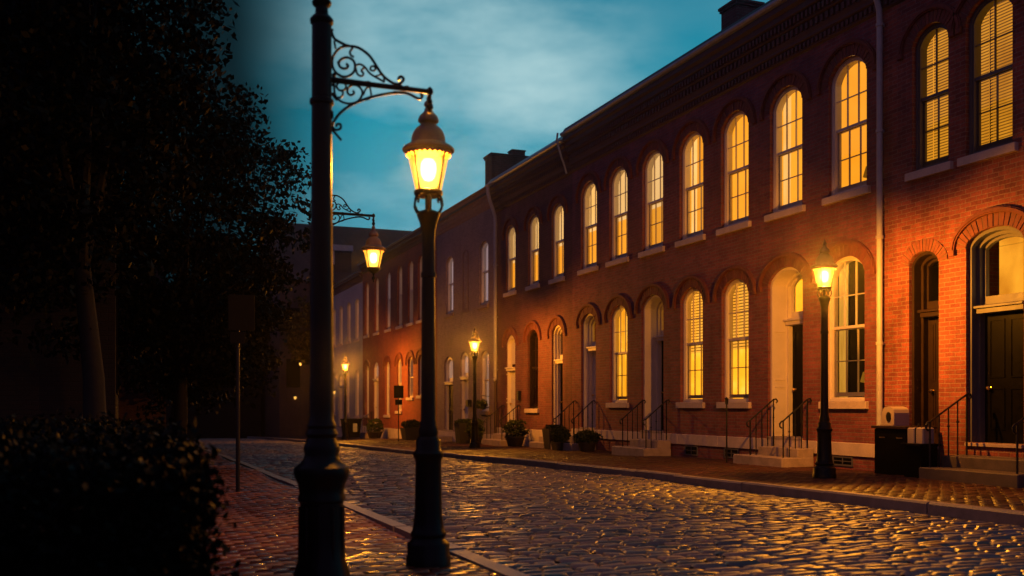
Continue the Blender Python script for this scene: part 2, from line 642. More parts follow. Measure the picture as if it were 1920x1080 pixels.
def outline(w, zs, rise, n=14, off=0.):
    """points of the arch from far side (+y) over the top to the near side, offset outwards"""
    base = []
    for i in range(n + 1):
        t = math.cos(math.pi * i / n)
        base.append((t * w / 2, arch_top(t, zs, rise)))
    if off == 0:
        return base
    res = []
    for i in range(n + 1):
        a = base[max(0, i - 1)]
        b = base[min(n, i + 1)]
        d = Vector((b[0] - a[0], b[1] - a[1])).normalized()
        nn = Vector((d.y, -d.x))
        if i == 0:
            nn = Vector((1, .0))
        if i == n:
            nn = Vector((-1, .0))
        res.append((base[i][0] + nn.x * off, base[i][1] + nn.y * off))
    return res


def full_loop(w, z0, zs, rise, inset=0., n=14):
    """closed outline: bottom far, arch, bottom near"""
    arc = outline(w, zs, rise, n, -inset)
    return [(arc[0][0], z0 + inset)] + arc + [(arc[-1][0], z0 + inset)]


def frame_band(mb, l0, l1, x0, x1, mi=0, closed=True):
    """band between two outlines, front face at x0, thickness to x1"""
    n = len(l0)
    rng = range(n) if closed else range(n - 1)
    for i in rng:
        j = (i + 1) % n
        a, b, c, d = l0[i], l0[j], l1[j], l1[i]
        mb.quad((x0, *a), (x0, *b), (x0, *c), (x0, *d), mi)
        mb.quad((x1, *a), (x1, *d), (x1, *c), (x1, *b), mi)
        mb.quad((x0, *d), (x0, *c), (x1, *c), (x1, *d), mi)
        mb.quad((x0, *a), (x1, *a), (x1, *b), (x0, *b), mi)


CACHE = {}


def cached(key, fn):
    if key not in CACHE:
        CACHE[key] = fn()
    return CACHE[key]


def hood_mesh(w, zs, rise, mat, proud):
    def f():
        mb = MB()
        n = 18
        i0 = outline(w, zs, rise, n, .004)
        i1 = outline(w, zs, rise, n, .19)
        # rowlock ring of the arch: wedge bricks with joints
        for i in range(n):
            def lerp(a, b, t):
                return (a[0] + (b[0] - a[0]) * t, a[1] + (b[1] - a[1]) * t)
            g_ = .1
            a, b = lerp(i0[i], i0[i + 1], g_), lerp(i0[i], i0[i + 1], 1 - g_)
            c, d = lerp(i1[i], i1[i + 1], 1 - g_), lerp(i1[i], i1[i + 1], g_)
            x = -.010 - .004 * ((i * 7) % 3)
            for (p, q, r_, s_) in ((a, b, c, d),):
                mb.quad((x, *p), (x, *q), (x, *r_), (x, *s_))
                for e, f_ in ((p, q), (q, r_), (r_, s_), (s_, p)):
                    mb.quad((x, *e), (x, *f_), (.004, *f_), (.004, *e))
        frame_band(mb, i1, i0, -.004, .01, 1, False)
        if proud > 0:
            o0 = outline(w, zs, rise, n, .195)
            o1 = outline(w, zs, rise, n, .275)
            frame_band(mb, o1, o0, -proud, .01, 0, False)
            o2 = outline(w, zs, rise, n, .258)
            frame_band(mb, o2, outline(w, zs, rise, n, .215), -proud - .018, -proud + .004, 0, False)
            for sgn in (1, -1):
                y = sgn * (w / 2 + .235)
                mb.box(-proud - .01, .01, y - .048, y + .048, zs - .085, zs + .002)
        return mb.mesh('arch_hood', [mat, 'arch_mortar'])
    return cached(('hood', w, zs, rise, mat, proud), f)


def window(house, yc, w, z0, zs, rise, xf=W, style='lit', hood=.045, hoodmat='arch_brick', sillmat='limestone',
           frame='white', grid=(3, 2), label=None, sash=True, rec=.075, sillw=.10):
    """sash window in an arched opening. house > window > pane, sill, arch_hood, interior, blind"""
    zb = z0
    H_ = zs - z0

    def fr():
        mb = MB()
        x0 = rec
        lo = full_loop(w, 0, H_, rise, 0.)
        l1 = full_loop(w, 0, H_, rise, .045)
        l2 = full_loop(w, 0, H_, rise, .07)
        frame_band(mb, lo, l1, x0, x0 + .16)
        frame_band(mb, l1, l2, x0 + .02, x0 + .16)
        if sash:
            mid = H_ * .59
            yi = w / 2 - .07
            # upper sash in front, lower sash behind
            mb.box(x0 + .045, x0 + .085, -yi, yi, mid - .03, mid + .02)
            mb.box(x0 + .086, x0 + .126, -yi, yi, mid - .045, mid - .0)
            mb.box(x0 + .086, x0 + .126, -yi, yi, .085, .16)
            for s in (-1, 1):
                mb.box(x0 + .086, x0 + .124, min(s * yi, s * (yi - .035)), max(s * yi, s * (yi - .035)), .16, mid - .045)
            nx, nz = grid
            for k in range(1, nx):
                y = -yi + 2 * yi * k / nx
                top = arch_top(2 * y / w, H_, rise) - .07
                mb.box(x0 + .05, x0 + .078, y - .009, y + .009, mid + .02, top)
                mb.box(x0 + .09, x0 + .118, y - .009, y + .009, .16, mid - .045)
            for k in range(1, nz):
                z = mid + (H_ + rise * .6 - mid) * k / nz
                mb.box(x0 + .052, x0 + .076, -yi, yi, z - .009, z + .009)
                z = .16 + (mid - .045 - .16) * k / nz
                mb.box(x0 + .092, x0 + .116, -yi, yi, z - .009, z + .009)
        return mb.mesh('window', [frame])
    wd = place('window', cached(('win', w, H_, rise, frame, grid, sash, rec), fr), house, (xf, yc, zb))
    if label:
        wd['label'] = label

    def pn():
        mb = MB()
        l1 = full_loop(w, 0, H_, rise, .06)
        mb.add([(rec + .075, *p) for p in l1], [tuple(range(len(l1) - 1, -1, -1))])
        return mb.mesh('pane', ['glass'])
    place('pane', cached(('pane', w, H_, rise, rec), pn), wd, (xf, yc, zb))
    if sillmat:
        def sl():
            mb = MB()
            mb.bbox(-.07, .11, -w / 2 - sillw, w / 2 + sillw, -.125, .0, .008)
            return mb.mesh('sill', [sillmat])
        place('sill', cached(('sill', w, sillmat, sillw), sl), wd, (xf, yc, zb - .004))
    if hood is not None:
        place('arch_hood', hood_mesh(w, H_, rise, hoodmat, hood), wd, (xf, yc, zb))
    # what is behind the glass
    xr = rec + .165
    hw = w / 2 + .12
    zt = H_ + rise + .1
    if style.startswith('lit') or style.startswith('yellow') or style.startswith('dim'):
        kind = style.split('_')[0]
        mats = {'lit': ['room_back', 'room_peach', 'room_side'], 'yellow': ['room_yellow', 'room_yellow', 'room_yellow'],
                'dim': ['room_dim', 'room_dim', 'dark_room']}[kind]

        def rm(hw=hw, zt=zt):
            mb = MB()
            D = 1.5
            hw = w / 2 + .55
            zt = H_ + rise + .3
            mb.quad((xr + D, -hw, -.1), (xr + D, hw, -.1), (xr + D, hw, zt * .55), (xr + D, -hw, zt * .55), 0)
            mb.quad((xr + D, -hw, zt * .55), (xr + D, hw, zt * .55), (xr + D, hw, zt), (xr + D, -hw, zt), 1)
            mb.quad((xr, hw, -.1), (xr + D, hw, -.1), (xr + D, hw, zt), (xr, hw, zt), 2)
            mb.quad((xr, -hw, -.1), (xr, -hw, zt), (xr + D, -hw, zt), (xr + D, -hw, -.1), 2)
            mb.quad((xr, -hw, zt), (xr, hw, zt), (xr + D, hw, zt), (xr + D, -hw, zt), 1)
            mb.quad((xr, -hw, -.1), (xr + D, -hw, -.1), (xr + D, hw, -.1), (xr, hw, -.1), 2)
            return mb.mesh('interior', mats)
        place('interior', cached(('room', kind, w, H_, rise, rec), rm), wd, (xf, yc, zb))
        if 'blind' in style:
            full = 'full' in style

            def bl():
                mb = MB()
                z = zt - .1
                hs_ = .019 if full else .026
                while z > (.12 if full else H_ * .5):
                    mb.quad((xr + .010, -w / 2, z - hs_), (xr + .010, w / 2, z - hs_), (xr + .030, w / 2, z + hs_ * .8), (xr + .030, -w / 2, z + hs_ * .8))
                    z -= .045 if full else .064
                mb.box(xr + .016, xr + .022, -w * .25, -w * .25 + .012, .12 if full else H_ * .5, zt - .1, 1)
                mb.box(xr + .016, xr + .022, w * .25, w * .25 + .012, .12 if full else H_ * .5, zt - .1, 1)
                zq = .1 if full else H_ * .5
                mb.quad((xr + .06, -w / 2 - .03, zq), (xr + .06, w / 2 + .03, zq), (xr + .06, w / 2 + .03, zt), (xr + .06, -w / 2 - .03, zt), 2)
                return mb.mesh('blind', ['blind_dim' if kind == 'dim' else 'blind_lit', 'room_side', 'blind_gap'])
            place('blind', cached(('blind', kind, full, w, H_, rise, rec), bl), wd, (xf, yc, zb))
        if 'half' in style:
            def ha():
                mb = MB()
                nn = 8
                vs = []
                for i in range(nn + 1):
                    y = -w / 2 - .02 + (w + .04) * i / nn
                    x = xr + .02 + .003 * math.sin(i * 2.3)
                    vs += [(x, y, H_ * .55), (x, y, zt)]
                mb.add(vs, [(2 * i, 2 * i + 2, 2 * i + 3, 2 * i + 1) for i in range(nn)], 0, True)
                mb.box(xr + .012, xr + .03, -w / 2 - .02, w / 2 + .02, H_ * .55 - .03, H_ * .55)
                return mb.mesh('roller_shade', ['roller_lit'])
            place('roller_shade', cached(('half', w, H_, rise, rec), ha), wd, (xf, yc, zb))
        if 'curtain' in style:
            def cu():
                mb = MB()
                nn = 24
                for side in (1, -1):
                    vs = []
                    for i in range(nn + 1):
                        y = side * (w / 2 - .02 - .2 * i / nn)
                        x = xr + .06 + .018 * math.sin(i * 1.9)
                        vs += [(x, y, -.05), (x + .006 * math.sin(i), y - side * .03 * (i / nn), zt * .98)]
                    mb.add(vs, [(2 * i, 2 * i + 2, 2 * i + 3, 2 * i + 1) for i in range(nn)], 0, True)
                return mb.mesh('curtain', [{'lit': 'room_peach', 'yellow': 'room_yellow', 'dim': 'curtain_warm'}[kind]])
            place('curtain', cached(('curt', kind, w, H_, rise, rec), cu), wd, (xf, yc, zb))
        if 'furn' in style:
            mb = MB()
            rr = random.Random(int(yc * 100))
            q = rr.uniform(-.15, .1)
            at = (xf, yc, zb)
            mb.box(xr + 1.44, xr + 1.47, q - .1, q + .28, H_ * .42, H_ * .66)
            build(mb, 'picture_frame', 'blind_gap', wd, at)
            mb = MB()
            mb.box(xr + 1.40, xr + 1.48, q - .75, q - .30, -.1, H_ * .70)
            build(mb, 'inner_door', 'blind_gap', wd, at)
            mb = MB()
            mb.lathe([(.0, .0), (.07, .0), (.02, .03), (.015, .22), (.11, .24), (.06, .42), (.0, .42)], 12, (xr + .35, w * .12, .105))
            build(mb, 'table_lamp', 'blind_gap', wd, at)
            mb = MB()
            mb.box(xr + .25, xr + .5, -w * .2, w * .42, -.1, .10)
            build(mb, 'side_table', 'brown_door', wd, at)
        if 'bulb' in style:
            mb = MB()
            mb.lathe([(0, -.05), (.035, -.03), (.045, .0), (.03, .035), (0, .05)], 12)
            mb.tube([(0, 0, .04), (0, 0, .5)], .006, 6)
            build(mb, 'ceiling_lamp', 'bulb_small', wd, (xf + xr + .35, yc - w * .12, zb + H_ * .68))
    elif style == 'dark':
        def dk():
            mb = MB()
            mb.quad((xr + .3, -hw, -.1), (xr + .3, hw, -.1), (xr + .3, hw, zt), (xr + .3, -hw, zt))
            return mb.mesh('interior', ['dark_room'])
        place('interior', cached(('dark', w, H_, rise, rec), dk), wd, (xf, yc, zb))
    else:
        sm = {'shade': 'shade', 'glow': 'shade_lit', 'warm': 'shade_warm'}[style]

        def sh():
            mb = MB()
            nn = 10
            vs = []
            for i in range(nn + 1):
                y = -hw + 2 * hw * i / nn
                x = xr + .012 + .004 * math.sin(i * 2.1)
                vs += [(x, y, -.1), (x, y, zt)]
            mb.add(vs, [(2 * i, 2 * i + 2, 2 * i + 3, 2 * i + 1) for i in range(nn)], 0, True)
            return mb.mesh('blind', [sm])
        place('blind', cached(('shade', sm, w, H_, rise, rec), sh), wd, (xf, yc, zb))
    return wd


def doorway(house, yc, w, z0, zs, rise, ztr, xf=W, leaf='black_door', frame='white', transom='dark', depth=.42, hood=.045,
            hoodmat='arch_brick', sidelight=False, pan=True, label=None):
    """house > door (leaf) > door_frame, transom_window, handle, arch_hood, threshold"""
    mb = MB()
    H_ = ztr - z0
    lw = w / 2 - .10
    x = depth
    mb.box(x, x + .045, -lw, lw, 0, H_)
    if pan:
        for (a, b) in ((.1, .42), (.5, .95)):
            for s in (-1, 1):
                ya, yb = (s * .05, s * (lw - .09))
                ya, yb = min(ya, yb), max(ya, yb)
                za, zc = H_ * a, H_ * b
                mb.box(x - .012, x + .001, ya, yb, za, za + .02)
                mb.box(x - .012, x + .001, ya, yb, zc - .02, zc)
                mb.box(x - .012, x + .001, ya, ya + .02, za + .021, zc - .021)
                mb.box(x - .012, x + .001, yb - .02, yb, za + .021, zc - .021)
    d = build(mb, 'door', leaf, house, (xf, yc, z0))
    if label:
        d['label'] = label
    fb = MB()
    top = zs - z0
    lo = full_loop(w, 0, top, rise, 0.)
    l1 = full_loop(w, 0, top, rise, .05)
    l2 = full_loop(w, 0, top, rise, .10)
    lo[0], lo[-1] = (lo[0][0], 0), (lo[-1][0], 0)
    for l_ in (l1, l2):
        l_[0], l_[-1] = (l_[0][0], 0), (l_[-1][0], 0)
    frame_band(fb, lo, l1, .06, depth + .05, 0, False)
    frame_band(fb, l1, l2, depth - .10, depth + .05, 0, False)
    # panelled lining
    for s in (-1, 1):
        y = s * (w / 2 - .05)
        for a, b in ((.08, H_ * .45), (H_ * .5, H_ * .95)):
            fb.box(.12, depth - .14, min(y, y - s * .012), max(y, y - s * .012), a, a + .03)
            fb.box(.12, depth - .14, min(y, y - s * .012), max(y, y - s * .012), b - .03, b)
    # transom bar
    fb.bbox(depth - .17, depth + .05, -lw - .01, lw + .01, H_ + .001, H_ + .075, .01)
    fb.bbox(depth - .21, depth + .05, -lw - .03, lw + .03, H_ + .076, H_ + .115, .01)
    if transom != 'panel':
        l3 = full_loop(w, H_ + .115, top, rise, .10)
        l4 = full_loop(w, H_ + .115, top, rise, .14)
        l3[0], l3[-1] = (l3[0][0], H_ + .115), (l3[-1][0], H_ + .115)
        frame_band(fb, l3, l4, depth - .03, depth + .04)
    build(fb, 'door_frame', frame, d, (xf, yc, z0))
    tb = MB()
    l3 = full_loop(w, H_ + .11, top, rise, .11)
    tm = {'dark': 'glass', 'lit': 'glass', 'panel': frame, 'pale': 'shade_warm'}[transom]
    tb.add([(depth + .012, *p) for p in l3], [tuple(range(len(l3) - 1, -1, -1))])
    build(tb, 'transom_window', tm, d, (xf, yc, z0))
    rb = MB()
    rb.quad((depth + .5, -w / 2 - .1, 0), (depth + .5, w / 2 + .1, 0), (depth + .5, w / 2 + .1, top + rise + .1), (depth + .5, -w / 2 - .1, top + rise + .1))
    build(rb, 'interior', 'room_hall' if transom == 'lit' else 'dark_room', d, (xf, yc, z0))
    if transom == 'lit':
        bb = MB()
        bb.lathe([(0, -.05), (.04, -.03), (.05, .0), (.03, .04), (0, .05)], 12)
        bb.tube([(0, 0, .04), (0, 0, .6)], .005, 6)
        build(bb, 'hall_lamp', 'bulb_small', d, (xf + depth + .3, yc - w * .14, z0 + H_ + .26))
    hb = MB()
    hb.lathe([(0, 0), (.028, .0), (.028, .006), (.012, .012), (.012, .03), (.03, .04), (.033, .055), (.02, .072), (0, .075)], 12)
    hb.v = [(-z, y, x_) for x_, y, z in hb.v]
    build(hb, 'handle', 'brass', d, (xf + depth - .001, yc + lw - .1, z0 + H_ * .42))
    th = MB()
    th.bbox(-.04, depth + .05, -w / 2 + .003, w / 2 - .003, -.05, -.002, .006)
    build(th, 'threshold', 'stoop_stone', d, (xf, yc, z0))
    if hood is not None:
        place('arch_hood', hood_mesh(w, zs - z0, rise, hoodmat, hood), d, (xf, yc, z0))
    return d


def facade(mb, y0, y1, zt, ops, d=.12, xf=0., yo=0.):
    """wall sheet with arched holes and brick reveals; coordinates relative to (W, yo, 0)"""
    bp = {y0, y1}
    for (yc, w, z0, zs, rise) in ops:
        for i in range(15):
            bp.add(round(yc - w / 2 * math.cos(math.pi * i / 14), 5))
    y = math.ceil(y0)
    while y < y1:
        bp.add(float(y))
        y += 1
    bp = sorted(b for b in bp if y0 <= b <= y1)
    for a, b in zip(bp[:-1], bp[1:]):
        if b - a < 1e-5:
            continue
        m_ = (a + b) / 2
        cov = sorted([o for o in ops if abs(m_ - o[0]) < o[1] / 2], key=lambda o: o[2])
        ca, cb = ground_z(a) - .2, ground_z(b) - .2
        for (yc, w, z0, zs, rise) in cov:
            mb.quad((xf, a, ca), (xf, a, z0), (xf, b, z0), (xf, b, cb))
            ca = arch_top((a - yc) / (w / 2), zs, rise)
            cb = arch_top((b - yc) / (w / 2), zs, rise)
        mb.quad((xf, a, ca), (xf, a, zt), (xf, b, zt), (xf, b, cb))
    for (yc, w, z0, zs, rise) in ops:
        arc = outline(w, zs, rise, 14)
        pts = [(arc[0][0], z0)] + arc + [(arc[-1][0], z0)]
        for i in range(len(pts)):
            p, q = pts[i], pts[(i + 1) % len(pts)]
            mb.quad((xf, yc + p[0], p[1]), (xf, yc + q[0], q[1]), (xf + d, yc + q[0], q[1]), (xf + d, yc + p[0], p[1]))


def house_body(house, y0, y1, zt, ops, mat, xf=W, depth=8., rd=.12):
    a, b = y0 + .004, y1 - .004
    yo = WORLD[house].y
    mb = MB()
    facade(mb, a, b, zt, ops, rd)
    zl = ground_z(b) - .3
    mb.quad((0, a, zl), (depth, a, zl), (depth, a, zt), (0, a, zt))
    mb.quad((0, b, zl), (0, b, zt), (depth, b, zt), (depth, b, zl))
    mb.quad((depth, a, zl), (depth, b, zl), (depth, b, zt), (depth, a, zt))
    return build(mb, 'wall', mat, house, (xf, 0, 0))


def cornice(house, y0, y1, zb, zt, mat, xf=W, proj=.30, dent=True, gut='gutter', flash=None):
    a, b = y0 + .006, y1 - .006
    h = zt - zb
    P = [(0.002, 0), (.035, .03), (.035, .16), (.07, .19), (.07, .24), (.09, .30), (.09, .44), (.13, .47), (.13, .62), (.18, .66), (.18, .76), (.24, .80), (.24, .90), (.0, .90)]
    mb = MB()
    vs = []
    for y in (a, b):
        vs += [(-x * proj / .24, y, zb + t * h) for x, t in P]
    n = len(P)
    mb.add(vs, [(i, i + 1, n + i + 1, n + i) for i in range(n - 1)] + [tuple(range(n - 1, -1, -1)), tuple(range(n, 2 * n))])
    if dent:
        for (x0, x1, t0, t1, pt) in ((.035, .062, .06, .15, .115), (.09, .122, .32, .43, .14), (.13, .172, .50, .61, .115)):
            y = a + .03
            while y < b - .08:
                mb.box(-x1 * proj / .24, -x0 * proj / .24 + .004, y, y + pt * .5, zb + t0 * h, zb + t1 * h)
                y += pt
    build(mb, 'cornice', mat, house, (xf, 0, 0))
    gb = MB()
    pr = proj + .085
    vs = []
    prof = [(-.0, .905), (-pr + .09, .905), (-pr + .03, .925), (-pr, .96), (-pr, 1.0), (-pr + .02, 1.0), (-pr + .03, .96), (-.0, .95)]
    for y in (a, b):
        vs += [(x, y, zb + t * h) for x, t in prof]
    n = len(prof)
    gb.add(vs, [(i, (i + 1) % n, n + (i + 1) % n, n + i) for i in range(n)] + [tuple(range(n - 1, -1, -1)), tuple(range(n, 2 * n))])
    build(gb, 'gutter', gut, house, (xf, 0, 0))
    if flash:
        fb = MB()
        vs = [(x, y, zt + z_) for y in (a, b) for x, z_ in ((-pr + .05, .004), (-pr + .05 + flash[0], flash[1]), (.2, flash[1]), (.2, .004))]
        fb.add(vs, [(0, 1, 5, 4), (1, 2, 6, 5), (2, 3, 7, 6), (3, 0, 4, 7), (3, 2, 1, 0), (4, 5, 6, 7)])
        build(fb, 'eave_flashing', flash[2], house, (xf, 0, 0))


def roof(house, y0, y1, zt, xf=W, depth=8., rise=1.1):
    a, b = y0 + .01, y1 - .01
    mb = MB()
    z = zt
    th = .08
    pts = [(-.2, z), (depth / 2, z + rise), (depth + .2, z), (depth + .2, z - th), (depth / 2, z + rise - th), (-.2, z - th)]
    vs = [(x, y, zz) for y in (a, b) for x, zz in pts]
    fs = [(i, (i + 1) % 6, 6 + (i + 1) % 6, 6 + i) for i in range(6)] + [(5, 4, 3, 2, 1, 0), (6, 7, 8, 9, 10, 11)]
    mb.add(vs, fs)
    # gable infill
    for y in (a + .02, b - .02):
        mb.add([(0, y, z - th - .01), (depth / 2, y, z + rise - th - .01), (depth, y, z - th - .01)], [(0, 1, 2)])
    return build(mb, 'roof', 'slate', house, (xf, 0, 0))


def chimney(house, x0, x1, y0, y1, z0, z1, pots=True, vent=False):
    mb = MB()
    mb.box(x0, x1, y0, y1, z0, z1 - .12)
    mb.box(x0 - .03, x1 + .03, y0 - .03, y1 + .03, z1 - .119, z1 - .06)
    mb.box(x0 - .055, x1 + .055, y0 - .055, y1 + .055, z1 - .059, z1)
    cx, cy = (x0 + x1) / 2, (y0 + y1) / 2
    if vent:
        mb.box(cx - .5, cx - .02, cy - .2, cy + .2, z1 + .002, z1 + .2)
        mb.box(cx - .53, cx + .01, cy - .23, cy + .23, z1 + .201, z1 + .235)
    build(mb, 'chimney', 'brick_chimney', house, (0, 0, 0))


def downpipe(house, y, zt, zb, xf=W, r=.05, mat='pipe', neck=True):
    mb = MB()
    if neck:
        mb.tube([(-.36, y, zt), (-.36, y, zt - .18), (-.30, y, zt - .42), (-.16, y, zt - .8), (-.10, y, zt - .98), (-.09, y, zt - 1.2)], r, 12)
        mb.tube([(-.09, y, zt - 1.2), (-.09, y, zb + .06), (-.10, y, zb + .02), (-.16, y, zb - .02)], r, 12)
    else:
        mb.tube([(-.09, y, zt), (-.09, y, zb)], r, 12)
    z = zb + .35
    while z < zt - 1.2:
        mb.lathe([(r * 1.03, -.03), (r * 1.25, -.025), (r * 1.25, .025), (r * 1.03, .03)], 12, (-.09, y, z))
        mb.box(-.09, .002, y - .012, y + .012, z - .02, z + .02)
        z += 1.75
    return build(mb, 'downpipe', mat, house, (xf, 0, 0))


def water_table(house, y0, y1, z0, z1, mat='limestone', xf=W, follow=False, skip=()):
    mb = MB()
    segs = []
    a = y0 + .01
    for (s0, s1) in sorted(skip):
        segs.append((a, s0))
        a = s1
    segs.append((a, y1 - .01))
    for (a, b) in segs:
        y = a
        while y < b - .02:
            e = min(b, y + 1.6)
            zb0 = (ground_z(y) - .1) if follow else z0
            mb.bbox(-.035, .03, y + .003, e - .003, zb0, z1, .008)
            y = e
        build(mb, 'water_table', mat, house, (xf, 0, 0))
        mb = MB()


def house(yc, label, group=None):
    return place('brick_house', None, None, (W, yc, ground_z(yc)), label=label, cat='house')


# ---------------------------------------------------------------- the terrace
# nearest house, cut by the right edge of the photo
hA = house(10.2, 'nearest brick house, right of the white downpipe, with half drawn blinds, wide black door', )
hA['group'] = 'houses of the brick terrace'
opsA = [(12.0, .74, 3.70, 5.66, .28), (10.88, .84, 3.70, 5.66, .3), (9.1, .8, 3.7, 5.62, .28),
        (12.13, .62, -.62, 2.22, .2), (10.78, 1.02, -.55, 2.34, .24), (9.1, .85, .08, 2.3, .22)]
house_body(hA, 6.6, 13.06, 7.35, opsA, 'brick_near')
window(hA, *opsA[0], style='dim_blind_full_bulb', grid=(2, 2), frame='grey_paint', sillmat='limestone')
window(hA, *opsA[1], style='dim_blind_full_furn', grid=(2, 2), frame='grey_paint')
window(hA, *opsA[2], style='dark', grid=(2, 2), frame='grey_paint')
window(hA, *opsA[5], style='dark', grid=(2, 2))
doorway(hA, *opsA[3], 1.40, leaf='brown_door', frame='brown_door', transom='dark', depth=.3, hood=0.0)
doorway(hA, *opsA[4], 1.36, leaf='black_door', frame='grey_paint', transom='lit', depth=.27)
cornice(hA, 6.6, 13.06, 6.5, 7.56, 'cornice', flash=(.12, .24, 'slate'))
roof(hA, 6.6, 13.06, 7.42)
water_table(hA, 6.6, 13.06, -.87, -.64, skip=[(9.3, 12.9)])
downpipe(hA, 13.0, 7.5, ground_z(13))

# the long house with seven bays
hB = house(19.1, 'long red brick house with seven glowing arched upper windows and two cream doorways')
hB['group'] = 'houses of the brick terrace'
BY = [13.85, 15.56, 17.25, 18.92, 20.64, 22.39, 24.1]
opsB = [(y + .05, .98, 3.70, 5.68, .36) for y in BY]
low = [(13.97, 1.02, .07, 2.28, .32), (17.29, .96, .07, 2.28, .32), (18.96, .92, .07, 2.28, .32), (22.43, .96, .07, 2.22, .32)]
drs = [(15.63, 1.06, -.60, 2.32, .30), (20.70, 1.05, -.60, 2.32, .30), (24.17, .90, -.60, 2.2, .28)]
house_body(hB, 13.06, 25.2, 7.4, opsB + low + drs, 'brick_red')
ST = ['lit_furn', 'lit_curtain', 'lit_furn', 'lit_curtain_furn', 'lit_half', 'lit_half_furn', 'lit_half']
for o, s in zip(opsB, ST):
    window(hB, *o, style=s)
window(hB, *low[0], style='dim_curtain_furn_bulb', label='lamplit ground floor window with a dark room behind')
window(hB, *low[1], style='yellow_blind_furn_bulb')
window(hB, *low[2], style='yellow_blind')
window(hB, *low[3], style='yellow_curtain_furn_bulb')
doorway(hB, *drs[0], 1.56, leaf='black_door', transom='dark', depth=.5)
doorway(hB, *drs[1], 1.56, leaf='black_door', transom='dark', depth=.5)
doorway(hB, *drs[2], 1.48, leaf='pale_door', transom='dark', depth=.3)
cornice(hB, 13.06, 25.2, 6.5, 7.56, 'cornice', flash=(.10, .15, 'slate'))
roof(hB, 13.06, 25.2, 7.47)
water_table(hB, 13.06, 25.2, -.87, -.645)
chimney(hB, 12.6, 13.25, 18.55, 19.15, 7.2, 8.97)


def basement_window(h, y, w=.5):
    mb = MB()
    zt, zb = -.885, ground_z(y) + .03
    lo = [(w / 2, zb), (w / 2, zt), (-w / 2, zt), (-w / 2, zb)]
    li = [(w / 2 - .03, zb + .03), (w / 2 - .03, zt - .03), (-w / 2 + .03, zt - .03), (-w / 2 + .03, zb + .03)]
    frame_band(mb, lo, li, -.018, .003)
    mb.box(-.014, .003, -.01, .01, zb + .03, zt - .03)
    mb.box(-.012, .003, -w / 2 + .03, w / 2 - .03, (zb + zt) / 2 - .008, (zb + zt) / 2 + .008)
    b = build(mb, 'basement_window', 'grey_paint', h, (W, y, 0))
    p = MB()
    p.box(-.008, .0, -w / 2 + .03, w / 2 - .03, zb + .03, zt - .03)
    build(p, 'pane', 'black_door', b, (W, y, 0))


for y in (14.0, 17.4, 18.95):
    basement_window(hB, y, .52)

# three bays, darker
hC = house(28.2, 'dark wine brick house, three tall lit upper windows, bright yellow doorway at its far end')
hC['group'] = 'houses of the brick terrace'
opsC = [(26.25, .84, 3.68, 5.54, .3), (28.06, .84, 3.68, 5.54, .3), (29.98, .82, 3.68, 5.54, .3)]
lowC = [(28.12, .84, -.10, 2.05, .28)]
drC = [(26.28, .78, -.72, 2.05, .28), (30.0, .84, -.72, 2.0, .28)]
house_body(hC, 25.2, 31.4, 7.25, opsC + lowC + drC, 'brick_wine', xf=W + .02)
for o in opsC:
    window(hC, *o, xf=W + .02, style='lit_half', grid=(2, 1), rec=.06)
window(hC, *lowC[0], xf=W + .02, style='dark', grid=(2, 2), frame='brown_door', label='unlit dark framed ground floor window')
doorway(hC, *drC[0], 1.22, xf=W + .02, leaf='black_door', depth=.24)
doorway(hC, *drC[1], 1.12, xf=W + .02, leaf='pale_door', transom='panel', depth=.14)
cornice(hC, 25.2, 31.4, 6.5, 7.40, 'cornice', xf=W + .02, flash=(.16, .2, 'gutter'))
mbs = MB()
mbs.tube([(-.40, 25.3, 7.6), (-.42, 25.32, 7.4), (-.33, 25.34, 7.15), (-.27, 25.34, 6.95), (-.2, 25.35, 6.8), (-.1, 25.36, 6.5)], .03, 8)
build(mbs, 'gutter_spout', 'gutter', hC, (W, 0, 0))
roof(hC, 25.2, 31.4, 7.45)
water_table(hC, 25.2, 31.4, -1.3, -.74, xf=W + .02, follow=True)
downpipe(hC, 31.1, 7.3, .85, r=.06)
mbp = MB()
mbp.tube([(-.09, 31.1, .87), (-.09, 31.1, ground_z(31) + .02)], .045, 12)
build(mbp, 'lower_pipe', 'pipe_dark', hC, (W, 0, 0))

# taupe house
hD = house(34.7, 'plain taupe brick house with pale shaded windows beyond the far downpipe')
hD['group'] = 'houses of the brick terrace'
opsD = [(32.5, .9, 3.50, 5.5, .22), (36.38, .9, 3.52, 5.5, .22)]
lowD = [(32.42, .9, -.2, 1.65, .24)]
drD = [(36.5, 1.1, -.95, 1.62, .26), (34.62, .92, -.95, 1.7, .26)]
house_body(hD, 31.4, 38.0, 6.95, opsD + lowD + drD, 'brick_taupe')
for o in opsD:
    window(hD, *o, style='glow', hood=None, grid=(1, 1), sillmat='brick_taupe', rec=.07)
window(hD, *lowD[0], style='warm', hood=None, grid=(1, 1), sillmat='brick_taupe', rec=.07)
doorway(hD, *drD[0], .80, leaf='brown_door', transom='pale', depth=.16, hood=None)
doorway(hD, *drD[1], .95, leaf='pale_door', transom='pale', depth=.14, hood=None)
mb = MB()
frame_band(mb, full_loop(.62, 0, 2.0, .2, 0), full_loop(.62, 0, 2.0, .2, .05), -.02, .004)
mb.box(-.03, .004, -.36, .36, -.1, -.002)
build(mb, 'blocked_window', 'arch_brick_taupe', hD, (W, 34.45, 3.5))
cornice(hD, 31.4, 38.0, 6.75, 7.4, 'cornice_pale', proj=.22, dent=False, gut='cornice_pale')
roof(hD, 31.4, 38.0, 7.25)
water_table(hD, 31.4, 38.0, -1.4, -1.0, follow=True)
chimney(hD, 11.95, 14.6, 32.35, 33.05, 7.0, 8.78, vent=True)

